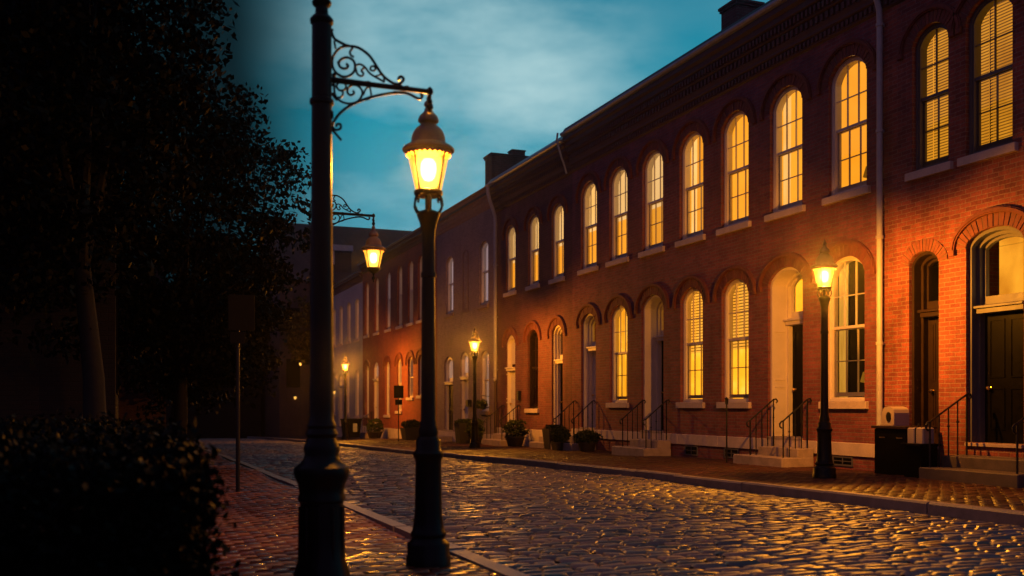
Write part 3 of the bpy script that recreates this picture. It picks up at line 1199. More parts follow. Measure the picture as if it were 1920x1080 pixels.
# orange lit house
hE = house(44.6, 'long orange lit red brick house with a row of narrow pale upper windows')
hE['group'] = 'houses of the brick terrace'
EY = [38.75, 40.35, 41.95, 43.75, 45.85, 48.15, 50.25]
opsE = [(y, .84, 3.60, 6.05, .28) for y in EY]
lowE = [(40.35, .84, .42, 1.85, .28), (41.95, .84, .35, 1.85, .28), (43.85, .86, -.25, 1.85, .28), (46.0, .86, -.45, 1.82, .28), (50.2, .8, -.5, 1.8, .28)]
drE = [(48.25, 1.0, -1.05, 1.85, .3)]
house_body(hE, 38.0, 51.2, 7.1, opsE + lowE + drE, 'brick_orange')
for i, o in enumerate(opsE):
    window(hE, *o, style='glow' if i == 4 else 'warm', hood=None, grid=(1, 1), rec=.09)
for o in lowE:
    window(hE, *o, style='warm', hood=.04, grid=(1, 1), rec=.09)
doorway(hE, *drE[0], 1.2, leaf='pale_door', transom='pale', depth=.12, hood=None)
cornice(hE, 38.0, 51.2, 6.85, 7.35, 'cornice', proj=.22)
roof(hE, 38.0, 51.2, 7.2)
water_table(hE, 38.0, 51.2, -1.5, -1.08, follow=True)

# grey painted house at the end
hF = house(56.0, 'grey painted brick house at the far end of the terrace')
hF['group'] = 'houses of the brick terrace'
opsF = [(y, .85, 3.55, 5.5, .22) for y in (52.55, 54.6, 56.7, 58.7)]
lowF = [(52.5, .85, -.6, 1.7, .22), (54.9, .85, -.5, 1.7, .22), (58.8, .85, -.5, 1.7, .22)]
drF = [(56.8, 1.05, -1.2, 1.55, .22)]
house_body(hF, 51.2, 61.0, 6.75, opsF + lowF + drF, 'brick_grey')
for o in opsF:
    window(hF, *o, style='warm', hood=None, grid=(1, 1), rec=.08)
for o in lowF:
    window(hF, *o, style='warm', hood=None, grid=(1, 1), rec=.08)
doorway(hF, *drF[0], 1.0, leaf='pale_door', transom='pale', depth=.2, hood=None)
cornice(hF, 51.2, 61.0, 6.5, 7.0, 'cornice', proj=.2, dent=False)
roof(hF, 51.2, 61.0, 6.9)
water_table(hF, 51.2, 61.0, -1.7, -1.3, follow=True)

# ---------------------------------------------------------------- stoops
IRON_R = .011


def rail(stoop, y, x0, x1, z0, z1, zb0, zb1, posts=5, curl=True, newel=0.):
    """sloping handrail of a stoop; x0 is the street end"""
    mb = MB()
    top = [(x0, y, z0), (x1, y, z1)]
    d = Vector((x1 - x0, 0, z1 - z0)).normalized()
    pts = [Vector((x0, y, z0)) + d * t * (Vector((x1 - x0, 0, z1 - z0)).length) for t in (0, .5, 1)]
    if curl:
        pts = [Vector((x0 - .03, y, z0 - .13)), Vector((x0 - .07, y, z0 - .10)), Vector((x0 - .075, y, z0 - .05)), Vector((x0 - .04, y, z0 - .012))] + pts[0:]
        pts += [pts[-1] + Vector((.06, 0, .012)), pts[-1] + Vector((.09, 0, -.03)), pts[-1] + Vector((.06, 0, -.06))]
    mb.tube([tuple(p) for p in pts], .015, 8)
    for i in range(posts):
        t = i / (posts - 1)
        x = x0 + (x1 - x0) * t
        zt = z0 + (z1 - z0) * t
        zb = zb0 if t < .5 else zb1
        mb.tube([(x, y, zb), (x, y, zt)], IRON_R if i not in (0, posts - 1) else .015, 6)
        mb.lathe([(.0, -.02), (.018, -.012), (.02, 0), (.018, .012), (0, .02)], 8, (x, y, zb + (zt - zb) * .62))
    return build(mb, 'handrail', 'iron', stoop, WORLD[stoop]) if False else build(mb, 'handrail', 'iron', stoop, (0, 0, 0))


def stoop(y0, y1, x0, label, rails=(0, 1), steps=2, door_z=-.62, ups=0.35, y1b=None, cat='stone steps', rise_rail=.78, mat='stoop_stone'):
    ym = (y0 + y1) / 2
    gz = ground_z(ym)
    s = place('stone_stoop', None, None, ((x0 + W) / 2, ym, gz), label=label, cat=cat, group='stone stoops along the terrace')
    h = (door_z - gz) / (steps + 1)
    for k in range(steps):
        mb = MB()
        xa = x0 + k * ups
        yb = y1 if k == 0 else (y1b or y1 - .0) - .02 * k
        za = gz - .1 if k == 0 else gz + h * k + .002
        mb.bbox(xa, W - .045, y0 + .01 * k, yb, za, gz + h * (k + 1), .014)
        build(mb, 'step', mat, s, (0, 0, 0))
    for r_ in rails:
        yy = (y0 + .12) if r_ == 0 else (y1b or y1) - .1
        xa = x0 + .12
        rail(s, yy, xa, W - .1, gz + h + rise_rail - .12, door_z + rise_rail - .05, gz + h - .01, gz + h * steps - .01)
    return s


s1 = stoop(14.72, 16.25, 10.95, 'two worn cream steps with iron rails below the lamplit doorway, nearest the small lamp post', y1b=15.95)
# tall newel with a small amber top in front of the left rail
nb = MB()
nb.tube([(10.98, 16.5, ground_z(16.5) - .02), (10.98, 16.5, .02)], .017, 8)
nb.lathe([(.0, .0), (.03, .0), (.03, .012), (.035, .10), (.045, .11), (.0, .14)], 10, (10.98, 16.5, .02))
build(nb, 'newel_post', 'iron', s1, (0, 0, 0))
stoop(19.75, 21.35, 10.95, 'two pale steps with iron rails before the shadowed black door mid terrace', y1b=21.1)
stoop(23.6, 25.0, 10.95, 'low step with thin rails in front of the grey door, beside potted plants', steps=2, door_z=-.62, ups=.4)
stoop(25.75, 26.9, 11.1, 'narrow stone step half hidden behind the tall dark planter', steps=2, rails=(), door_z=-.74, ups=.3)
stoop(28.95, 30.55, 10.95, 'stone block steps with three iron rails under the bright yellow door', steps=2, door_z=-.74, rails=(0, 1))
stoop(35.9, 37.2, 11.0, 'plain pale step below the dark door with a light panel over it', steps=1, door_z=-.97, rails=())
stoop(47.7, 48.9, 11.0, 'far stone step with a bent iron rail at the pale door of the orange house', steps=1, door_z=-1.07, rails=(1,))
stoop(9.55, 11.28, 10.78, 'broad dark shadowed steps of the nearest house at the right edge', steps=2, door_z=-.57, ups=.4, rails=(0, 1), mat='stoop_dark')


# ---------------------------------------------------------------- lamps
def lantern_parts(root, base, hang=False, power=60., sc=1.):
    """lantern whose glass starts at base (world); cap, glass, bars, globe, light. Children of root."""
    bx, by, bz = base

    def sized(q):
        q.v = [(x_ * sc, y_ * sc, z_ * sc) for x_, y_, z_ in q.v]

    mb = MB()
    # bottom ring and collar
    mb.lathe([(.0, -.02), (.088, -.02), (.094, -.008), (.094, .012), (.082, .02)], 24)
    # glazing bars and top band
    for k in range(4):
        a = R(33 + 90 * k)
        mb.tube([(.085 * math.cos(a), .085 * math.sin(a), .0), (.141 * math.cos(a), .141 * math.sin(a), .275)], .006, 6)
    sized(mb)
    build(mb, 'lantern_cage', 'lamp_iron', root, base)
    cap = MB()
    prof = [(.132, .262), (.150, .268), (.168, .272), (.170, .284), (.160, .296), (.145, .306), (.118, .318), (.110, .335), (.109, .36), (.100, .39),
            (.082, .418), (.056, .438), (.048, .45), (.066, .462), (.068, .474), (.058, .50), (.036, .522), (.026, .534), (.026, .545), (.018, .555),
            (.030, .572), (.026, .588), (.013, .6), (.010, .625), (.0, .645)]
    if hang:
        prof = prof[:-5] + [(.018, .555), (.028, .572), (.02, .59), (.012, .6), (.010, .64), (.0, .645)]
    cap.lathe(prof, 28)
    cap.lathe([(.165, .275), (.0, .30)], 28)
    # scalloped skirt below the brim
    n = 28
    for k in range(n):
        a0, a1 = 2 * math.pi * k / n, 2 * math.pi * (k + 1) / n
        am = (a0 + a1) / 2
        r0 = .149
        r1 = .146
        cap.add([(r0 * math.cos(a0), r0 * math.sin(a0), .272), (r0 * math.cos(a1), r0 * math.sin(a1), .272),
                 (r1 * math.cos(a1), r1 * math.sin(a1), .25), (r1 * math.cos(am), r1 * math.sin(am), .236), (r1 * math.cos(a0), r1 * math.sin(a0), .25)], [(0, 1, 2, 3, 4)])
    sized(cap)
    build(cap, 'lantern_cap', 'copper_cap', root, base)
    gl = MB()
    gl.lathe([(.082, .012), (.138, .268)], 24)
    sized(gl)
    build(gl, 'lantern_glass', 'lamp_glass', root, base)
    gb = MB()
    for kk, mi in ((1., 0), (1.4, 1), (1.75, 1)):  # the two larger shells are added for the soft glow
        gb.lathe([(r_ * kk, z_ * kk) for r_, z_ in ((0, -.075), (.028, -.065), (.044, -.04), (.052, 0), (.048, .045), (.03, .070), (0, .078))], 18, mi=mi)
    sized(gb)
    gb2 = build(gb, 'lamp_globe', ['lamp_globe', 'lamp_glow'], root, (bx, by, bz + .15 * sc))
    ld = bpy.data.lights.new('lamp_light', 'POINT')
    ld.energy = power
    ld.color = (1., .44, .05)
    ld.shadow_soft_size = .045
    lo = place('lamp_light', ld, root, (bx, by, bz + .175 * sc))
    return gb2


def post_lamp(x, y, label, power, height=1.0, iron='lamp_iron', rs=1.):
    gz = ground_z(y)
    root = place('street_lamp', None, None, (x, y, gz), label=label, cat='street lamp', group='post lamps with one lantern on top')
    mb = MB()
    prof = [(.0, -.02), (.145, -.02), (.145, .05), (.138, .06), (.138, .13), (.130, .145), (.112, .16), (.108, .175), (.116, .19), (.116, .205), (.105, .22), (.097, .27),
            (.090, .33), (.086, .50), (.083, .66), (.088, .68), (.098, .70), (.100, .72), (.088, .735), (.080, .75), (.080, .80), (.074, .815), (.060, .83), (.064, .86), (.057, .90), (.050, .94),
            (.047, 1.2), (.044, 1.75), (.043, 1.86), (.05, 1.865), (.05, 1.89), (.043, 1.9), (.042, 2.10), (.045, 2.16), (.058, 2.22), (.074, 2.26), (.076, 2.275), (.06, 2.29), (.03, 2.30)]
    k = (2.30 + (height - 1)) / 2.30
    prof = [(r, z if z < .95 else .95 + (z - .95) * ((2.30 * k - .95) / 1.35)) for r, z in prof]
    mb.lathe([(r * rs, z) for r, z in prof], 32)
    build(mb, 'post', iron, root, (x, y, gz))
    top = 2.30 * k
    # scrolled basket under the lantern
    sb = MB()
    for i in range(6):
        a = R(60 * i + 15)
        c, s_ = math.cos(a), math.sin(a)
        P2 = [(.055, top - .03), (.085, top - .012), (.104, top + .025), (.098, top + .065), (.08, top + .09), (.07, top + .075), (.078, top + .055)]
        sb.tube([(r * c, r * s_, z) for r, z in P2], .0075, 6)
    sb.tube([(0, 0, top - .02), (0, 0, top + .11)], .022, 10)
    build(sb, 'basket', iron, root, (x, y, gz))
    lantern_parts(root, (x, y, gz + top + .11), power=power, sc=1. if rs == 1. else 1.16)
    return root


PW = 900.
post_lamp(1.85, 6.2, 'tall foreground lamp post on the wet left pavement, its lantern brightest', PW * 1.6)
post_lamp(9.8, 12.14, 'black lamp post with a lit lantern between a cream doorway and the lamplit window', PW * 8.5, 1.42, rs=1.2)
post_lamp(9.62, 27.5, 'lamp post lighting the bright yellow doorway, on the right pavement mid street', PW * 6, 1.4, rs=1.15)
post_lamp(9.1, 43.2, 'farthest lamp post, by the grey house and the bins', PW * 9, 1.6, rs=1.15)


def zc(p):    # traced bracket curve (quarter pixels of the photograph) -> metres from the post axis and from the arm height
    k = (p[0] - 255) / 810
    return ((p[0] - 255) / 4 * .00302, ((585 - p[1]) / 4 + 20.5 * k) * .0029 * (1 + .037 * k))


BR = [
    ([(322, 215), (345, 280), (400, 315), (450, 335), (520, 345), (600, 400), (650, 470), (700, 545), (760, 595), (815, 615), (850, 600), (862, 575), (845, 558), (825, 568), (830, 590)], .0055),
    ([(450, 335), (390, 350), (345, 400), (330, 460), (345, 520), (390, 560), (440, 565), (485, 535), (498, 490), (485, 445), (440, 422), (395, 437), (378, 470), (395, 500), (430, 505), (447, 485), (430, 468)], .005),
    ([(368, 462), (385, 462)], .006),
    ([(480, 350), (460, 380), (468, 405), (490, 418)], .0045),
    ([(500, 485), (530, 470), (570, 490), (610, 540), (680, 580), (718, 602)], .0042),
    ([(575, 492), (545, 515), (560, 540), (545, 560), (515, 545), (503, 500)], .0042),
    ([(560, 535), (540, 520)], .004),
    ([(610, 505), (620, 485), (640, 485), (650, 503), (635, 518), (615, 512), (610, 505)], .004),
    ([(690, 545), (640, 562)], .0035), ([(718, 602), (705, 540)], .0035),
    ([(355, 360), (345, 300)], .004), ([(330, 560), (345, 545), (352, 560), (335, 572)], .0045),
    ([(340, 910), (380, 850), (450, 790), (540, 745), (640, 710), (760, 685), (850, 678), (910, 690), (960, 715), (990, 722), (1008, 700), (990, 688)], .0055),
    ([(345, 620), (350, 700), (390, 750), (450, 768), (510, 755), (545, 715), (550, 670), (520, 635), (480, 628), (447, 650), (442, 685), (465, 705), (490, 690), (482, 668)], .0045),
    ([(360, 640), (380, 612), (415, 612), (432, 640), (415, 668), (380, 668), (360, 640)], .0042),
    ([(395, 668), (410, 690), (395, 720), (370, 725)], .004),
    ([(560, 700), (575, 660), (600, 640), (612, 660), (615, 720), (575, 738)], .0038),
    ([(330, 690), (345, 720), (370, 745)], .005), ([(345, 640), (330, 620)], .006),
    ([(340, 905), (332, 960), (360, 1000), (398, 1045)], .0048),
    ([(335, 950), (360, 968), (392, 955), (390, 925), (365, 925), (362, 945)], .0048),
    ([(800, 670), (800, 690)], .008), ([(318, 855), (335, 855)], .016), ([(312, 955), (332, 965)], .013), ([(318, 225), (330, 235)], .012),
]


def bracket_lamp(x, y, arm_z, label, drop=0., lantern=False, power=50.):
    """tall post with a scrolled bracket arm reaching over the kerb (+X)"""
    gz = ground_z(y)
    root = place('bracket_lamp_post', None, None, (x, y, gz), label=label, cat='lamp post', group='tall posts with scrolled bracket arms')
    H_ = arm_z - gz
    mb = MB()
    s = H_ / 2.77
    prof = [(.0, -.02), (.17, -.02), (.17, .05), (.155, .06), (.15, .12), (.130, .18), (.119, .30), (.116, .46), (.117, .50), (.127, .51), (.127, .53), (.120, .55), (.128, .60),
            (.146, .64), (.150, .67), (.146, .69), (.120, .71), (.100, .73), (.092, .76), (.098, .79), (.090, .82), (.076, .85), (.088, .87), (.082, .885), (.075, .90), (.080, .915), (.074, .93), (.066, .95), (.064, 1.0),
            (.062, 1.6), (.056, 2.2), (.0545, H_ - .145), (.064, H_ - .14), (.066, H_ - .128), (.064, H_ - .115), (.054, H_ - .11), (.053, H_ + .29),
            (.062, H_ + .30), (.0635, H_ + .32), (.052, H_ + .335), (.036, H_ + .35), (.034, H_ + .385), (.05, H_ + .40), (.053, H_ + .415), (.044, H_ + .43), (.022, H_ + .45), (.02, H_ + .47), (.0, H_ + .51)]
    mb.lathe(prof, 32)
    for k in range(10):                # reeded drum
        a = 2 * math.pi * k / 10
        mb.tube([(.119 * math.cos(a), .119 * math.sin(a), .2), (.116 * math.cos(a), .116 * math.sin(a), .48)], .010, 6)
    build(mb, 'post', 'lamp_iron', root, (x, y, gz))
    br = MB()

    def smooth(pts):
        P2 = [Vector((a, 0, b)) for a, b in (zc(p) for p in pts)]
        if len(P2) < 3:
            return [tuple(p) for p in P2]
        out = []
        for i in range(len(P2) - 1):
            p0, p1, p2, p3 = P2[max(0, i - 1)], P2[i], P2[i + 1], P2[min(len(P2) - 1, i + 2)]
            for t in (0, .33, .66):
                out.append(tuple(.5 * ((2 * p1) + (p2 - p0) * t + (2 * p0 - 5 * p1 + 4 * p2 - p3) * t * t + (3 * p1 - p0 - 3 * p2 + p3) * t ** 3)))
        out.append(tuple(P2[-1]))
        return out
    for pts, r_ in BR:
        br.tube(smooth(pts), r_ * 1.5, 7)
    ax, az = zc((1065, 668))
    br.tube([(.04, 0, .0), (.3, 0, az * .5), (ax, 0, az)], [.018, .0155, .0145], 10)
    br.lathe([(0, -.022), (.016, -.016), (.021, 0), (.016, .016), (.007, .024), (0, .03)], 12, (ax, 0, az))
    for t in (.42, .72, .78):
        br.lathe([(.014, -.012), (.02, 0), (.014, .012)], 10, (ax * t, 0, az * t + .003))
    # hook and knobs below the arm end
    br.lathe([(.006, -.015), (.012, -.03), (.008, -.04), (.016, -.052), (.016, -.06), (.009, -.068), (.02, -.082), (.021, -.092), (.011, -.105), (.009, -.118), (.0, -.12)], 12, (ax, 0, az))
    br.tube([(ax - .004, 0, az - .03), (ax - .016, 0, az - .05), (ax - .018, 0, az - .035)], .004, 6)
    build(br, 'bracket', 'lamp_iron', root, (x, y, arm_z))
    if lantern:
        tip = Vector((x + ax, y, arm_z + az - .12))
        base = (tip.x, tip.y, tip.z + .045 - .645 * .82)
        lantern_parts(root, base, True, power, .82)
        fb = MB()
        fb.lathe([(.08, -.02), (.05, -.05), (.02, -.065), (.012, -.09), (.008, -.10), (.022, -.115), (.026, -.13), (.018, -.15), (.006, -.16), (.01, -.18), (.0, -.19)], 16)
        fb.v = [(x_ * .82, y_ * .82, z_ * .82) for x_, y_, z_ in fb.v]
        build(fb, 'lantern_finial', 'lamp_iron', root, base)
    return root


bracket_lamp(1.008, 5.4, 1.777, 'nearest tall black post, its scrolled bracket arm carrying no lantern of its own')
bracket_lamp(2.05, 11.1, 2.16, 'second tall black post behind the nearest, a lit lantern hanging from its bracket', lantern=True, power=PW * .3)


# ---------------------------------------------------------------- plants and trees
def leaf_mesh(name, spots, size, mat, seed, n_clump, spread, n_leaf, flat=.6):
    """leaves gathered in clumps; spots(r) gives the centre of one clump"""
    r = np.random.default_rng(seed)
    cs = np.array([spots(r) for _ in range(n_clump)])
    nl = n_leaf * n_clump
    c = np.repeat(cs, n_leaf, 0) + np.clip(r.normal(0, 1, (nl, 3)), -1.7, 1.7) * np.array([spread, spread, spread * flat])
    a = r.normal(0, 1, (nl, 3))
    a /= np.linalg.norm(a, axis=1, keepdims=True)
    b = np.cross(a, r.normal(0, 1, (nl, 3)))
    b /= np.linalg.norm(b, axis=1, keepdims=True)
    L_ = (size * r.uniform(.6, 1.25, (nl, 1)))
    v0 = c - a * L_ * .5
    v2 = c + a * L_ * .5
    v1 = c + b * L_ * .28 - a * L_ * .05
    v3 = c - b * L_ * .28 - a * L_ * .05
    V = np.stack([v0, v1, v2, v3], 1).reshape(-1, 3).astype(np.float32)
    me = bpy.data.meshes.new(name)
    me.vertices.add(len(V))
    me.vertices.foreach_set('co', V.ravel())
    me.loops.add(nl * 4)
    me.loops.foreach_set('vertex_index', np.arange(nl * 4, dtype=np.int32))
    me.polygons.add(nl)
    me.polygons.foreach_set('loop_start', np.arange(0, nl * 4, 4, dtype=np.int32))
    me.materials.append(M[mat])
    me.update(calc_edges=True)
    return me


def tree(x, y, crown_c, crown_r, label, seed, clumps=220, per=60, size=.13, mat='leaf_tree', trunk=.16):
    gz = ground_z(y)
    root = place('street_tree', None, None, (x, y, gz), label=label, cat='tree', group='dark trees along the left pavement')
    r = random.Random(seed)
    tb = MB()
    cc = Vector(crown_c)
    base = Vector((x, y, gz))
    fork = Vector((x + (cc.x - x) * .35, y + (cc.y - y) * .35, cc.z - crown_r[2] * .75))
    tb.tube([tuple(base - Vector((0, 0, .1))), tuple(base.lerp(fork, .5) + Vector((.05, .03, 0))), tuple(fork)], [trunk, trunk * .8, trunk * .62], 10)
    ends = []
    for k in range(11):
        a = r.uniform(0, 2 * math.pi)
        e = cc + Vector((math.cos(a) * crown_r[0] * r.uniform(.3, .8), math.sin(a) * crown_r[1] * r.uniform(.3, .8), crown_r[2] * r.uniform(-.4, .75)))
        m_ = fork.lerp(e, .5) + Vector((r.uniform(-.2, .2), r.uniform(-.2, .2), r.uniform(0, .3)))
        tb.tube([tuple(fork - Vector((0, 0, .1))), tuple(m_), tuple(e)], [trunk * .45, trunk * .25, .012], 6)
        ends.append(e)
    build(tb, 'trunk', 'bark', root, (0, 0, 0))

    def spots(q):
        while True:
            p = q.normal(0, 1, 3)
            p /= np.linalg.norm(p)
            rad = q.uniform(.25, 1.) ** .5
            lob = 1 + .18 * math.sin(3 * p[0] + seed) * math.cos(4 * p[2] + 2 * p[1] + seed)
            p = p * rad * lob
            return (cc.x + p[0] * crown_r[0], cc.y + p[1] * crown_r[1], cc.z + p[2] * crown_r[2])
    place('crown', leaf_mesh('crown', spots, size, mat, seed, clumps, .2, per), root, (0, 0, 0))
    return root


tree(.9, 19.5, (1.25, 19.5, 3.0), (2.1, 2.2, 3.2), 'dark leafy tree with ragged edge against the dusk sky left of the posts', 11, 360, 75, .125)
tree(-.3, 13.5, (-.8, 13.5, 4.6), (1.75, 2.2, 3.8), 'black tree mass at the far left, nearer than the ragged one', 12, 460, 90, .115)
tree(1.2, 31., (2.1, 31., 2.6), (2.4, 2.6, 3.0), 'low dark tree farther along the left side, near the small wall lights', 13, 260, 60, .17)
gt = tree(11.2, 62.8, (11.0, 62.6, 4.6), (1.9, 1.2, 2.2), 'small tree with gold lit leaves at the far end of the terrace', 14, 150, 60, .2, 'leaf_gold', .1)
gt['group'] = 'trees at the street end'


def shrub_pot(x, y, w, h, label, seed, pot='round', leaf_h=.35, ph=None, group='potted plants on the right pavement', cat='plant pot', mat='leaf_shrub', spill=1.0):
    gz = ground_z(y)
    root = place('potted_plant', None, None, (x, y, gz), label=label, cat=cat, group=group)
    mb = MB()
    ph = ph or h
    if pot == 'round':
        mb.lathe([(0, 0), (w * .34, 0), (w * .36, .02), (w * .47, ph * .85), (w * .5, ph * .88), (w * .5, ph), (w * .44, ph), (w * .43, ph * .93), (0, ph * .93)], 24, (x, y, gz))
    else:
        t = w * .06
        v = []
        for (s, z) in ((.40, 0), (.5, ph), (.44, ph), (.43, ph * .93)):
            v += [(x - w * s, y - w * s, gz + z), (x + w * s, y - w * s, gz + z), (x + w * s, y + w * s, gz + z), (x - w * s, y + w * s, gz + z)]
        fs = [(i * 4 + k, i * 4 + (k + 1) % 4, i * 4 + 4 + (k + 1) % 4, i * 4 + 4 + k) for i in range(3) for k in range(4)] + [(12, 13, 14, 15)]
        mb.add(v, fs)
    build(mb, 'pot', 'pot', root, (0, 0, 0))

    def spots(q):
        p = q.normal(0, 1, 3)
        p /= np.linalg.norm(p)
        p *= q.uniform(.3, 1) ** .4
        return (x + p[0] * w * .52 * spill, y + p[1] * w * .52 * spill, gz + ph + leaf_h * .45 + p[2] * leaf_h * .6)
    place('foliage', leaf_mesh('foliage', spots, .075, mat, seed, 90, .05, 26), root, (0, 0, 0))
    return root


shrub_pot(11.15, 28.15, .62, .34, 'bushy leafy shrub in a dark round pot right of the yellow door', 21, leaf_h=.5, ph=.3, spill=1.15)
shrub_pot(11.2, 25.35, .5, .56, 'tall tapered dark planter by the pale stone base, nothing showing above it', 22, 'square', leaf_h=.06, spill=.7)
shrub_pot(10.95, 24.35, .4, .30, 'loose green plant in a low pot standing beside the tall dark planter', 23, 'square', leaf_h=.36, ph=.22)
shrub_pot(11.1, 23.0, .5, .3, 'low dark bowl of drooping plants below the grey door rail', 24, leaf_h=.26, ph=.24, spill=1.2)
shrub_pot(11.05, 32.7, .56, .7, 'square dark planter box next to the mid street lamp post', 25, 'square', leaf_h=.10, spill=.9)
shrub_pot(11.0, 45.6, .75, .4, 'round dark bush at the foot of the orange house', 26, leaf_h=.6, ph=.3)
shrub_pot(11.1, 39.6, .8, .6, 'wide clipped dark planter behind the foreground lamp post', 27, 'square', leaf_h=.3, ph=.5)
shrub_pot(10.9, 31.1, .5, .3, 'drooping dark plant spilling beside the iron rail left of the yellow door', 28, leaf_h=.55, ph=.25, spill=1.1)

# hanging basket and wall boxes
mb = MB()
mb.tube([(W + .02, 31.9, .30), (W - .3, 31.9, .34)], .012, 6)
mb.tube([(W - .28, 31.9, .34), (W - .28, 31.9, .12)], .005, 6)
mb.lathe([(0, -.14), (.12, -.1), (.19, .0), (.2, .02), (0, .01)], 14, (W - .28, 31.9, .02))
hb = place('hanging_basket', None, None, (W - .28, 31.9, .0), label='dark flower basket hanging from the taupe wall by the far downpipe', cat='flower basket')
build(mb, 'basket', 'iron', hb, (0, 0, 0))


def hbs(q):
    p = q.normal(0, .1, 3)
    return (W - .28 + p[0], 31.9 + p[1], .03 + p[2] * .8)


place('foliage', leaf_mesh('foliage', hbs, .07, 'leaf_shrub', 31, 50, .05, 20), hb, (0, 0, 0))

mb = MB()
mb.bbox(W - .09, W + .015, 29.05, 29.2, .16, .46, .012)
mb.box(W - .105, W - .088, 29.04, 29.21, .37, .385)
build(mb, 'wall_mailbox', 'iron', None, (0, 0, 0), label='small black mailbox on the wall between the yellow door and the dark window', cat='mailbox')
mb = MB()
mb.bbox(W - .16, W - .004, 33.75, 34.0, -.05, .2, .02)
mb.box(W - .17, W - .155, 33.74, 34.01, .1, .12)
build(mb, 'wall_meter_box', 'iron', None, (0, 0, 0), label='dark box on the taupe wall right of its pale door', cat='meter box')
mb = MB()
mb.box(W - .05, W - .004, 33.3, 33.55, .0, .2)
mb.box(W - .058, W - .05, 33.33, 33.52, .03, .17)
build(mb, 'house_plaque', 'cream', None, (0, 0, 0), label='small cream plaque on the taupe wall beside the mid street lamp', cat='plaque')

# cabinet by the narrow door of the nearest house, with two pale things
gzc = ground_z(12.2)
cab = place('storage_cabinet', None, None, (11.3, 12.15, gzc), label='low black cabinet standing against the wall right of the white downpipe', cat='cabinet')
mb = MB()
mb.bbox(11.05, 11.60, 11.80, 12.50, gzc, -.36, .015)
build(mb, 'body', 'black_door', cab, (0, 0, 0))
mb = MB()
mb.bbox(11.01, 11.63, 11.77, 12.53, -.358, -.32, .01)
build(mb, 'lid', 'brown_door', cab, (0, 0, 0))
mb = MB()
for yy in (11.95, 12.32):
    mb.tube([(11.052, yy - .06, -.5), (11.02, yy, -.5), (11.052, yy + .06, -.5)], .008, 6)
build(mb, 'pull_handle', 'brass', cab, (0, 0, 0))
mb2 = place('mailbox', None, None, (11.3, 12.27, -.318), label='white arched mailbox with a dark oval, on top of the black cabinet', cat='mailbox')
mb = MB()
prof = [(.17, 0), (.17, .20), (.15, .255), (.10, .285), (0, .30), (-.10, .285), (-.15, .255), (-.17, .20), (-.17, 0)]
prof = prof[::-1]
vs = [(x, 12.27 + p[0] * .78, -.318 + p[1]) for x in (11.12, 11.42) for p in prof]
n = len(prof)
mb.add(vs, [tuple(range(n)), tuple(range(2 * n - 1, n - 1, -1))] + [(i, n + i, n + (i + 1) % n, (i + 1) % n) for i in range(n)])
mb.box(11.10, 11.119, 12.14, 12.41, -.317, -.30)
build(mb, 'body', 'cream', mb2, (0, 0, 0))
mb = MB()
mb.lathe([(0, 0), (.05, 0), (.05, .012), (.036, .014), (0, .014)], 20)
mb.v = [(11.119 - z, 12.25 + x, -.318 + .14 + y * 1.5) for x, y, z in mb.v]
build(mb, 'oval_badge', 'iron', mb2, (0, 0, 0))
st = place('plant_stand', None, None, (10.95, 11.41, ground_z(11.5)), label='dark stand right of the cabinet holding the cream twin box', cat='stand')
mb = MB()
gz2 = ground_z(11.5)
mb.bbox(10.75, 11.15, 11.2, 11.62, -.60, -.56, .008)
build(mb, 'top', 'black_door', st, (0, 0, 0))
mb = MB()
mb.box(10.80, 11.10, 11.24, 11.58, gz2, -.602)
build(mb, 'body', 'black_door', st, (0, 0, 0))
tw = place('lidded_box', None, None, (10.95, 11.41, -.558), label='cream twin box with a dark strap and knob, on the dark stand', cat='box')
mb = MB()
mb.bbox(10.84, 11.06, 11.42, 11.57, -.558, -.33, .015)
mb.bbox(10.84, 11.06, 11.25, 11.40, -.558, -.325, .015)
build(mb, 'body', 'cream', tw, (0, 0, 0))
mb = MB()
mb.box(10.85, 11.05, 11.401, 11.419, -.556, -.33)
mb.lathe([(0, 0), (.012, .0), (.008, .03), (.016, .045), (.01, .06), (0, .062)], 10, (10.95, 11.45, -.33))
build(mb, 'strap', 'iron', tw, (0, 0, 0))

# sign post by the orange house
sp = place('street_sign', None, None, (9.9, 37.2, ground_z(37.2)), label='thin pole with two small dark sign plates in front of the orange house', cat='street sign')
mb = MB()
mb.tube([(9.9, 37.2, ground_z(37.2) - .02), (9.9, 37.2, .80)], .02, 8)
build(mb, 'pole', 'iron', sp, (0, 0, 0))
for (za, zb_, w_) in ((.28, .76, .19), (.02, .22, .14)):
    mb = MB()
    mb.bbox(9.9 - w_, 9.9 + w_, 37.165, 37.178, za, zb_, .004)
    build(mb, 'sign_plate', 'sign_dark', sp, (0, 0, 0))
# big sign seen against the left tree
sp = place('street_sign', None, None, (1.35, 12.6, ground_z(12.6)), label='large dim sign board on a pole in the dark on the left pavement', cat='street sign')
mb = MB()
mb.tube([(1.32, 12.6, ground_z(12.6) - .02), (1.32, 12.6, 1.35)], .025, 8)
build(mb, 'pole', 'iron', sp, (0, 0, 0))
mb = MB()
mb.bbox(1.20, 1.52, 12.56, 12.572, .92, 1.36, .004)
build(mb, 'sign_plate', 'sign_dark', sp, (0, 0, 0))
mb = MB()
mb.bbox(1.22, 1.40, 12.56, 12.572, .76, .90, .004)
build(mb, 'sign_plate', 'sign_dark', sp, (0, 0, 0))

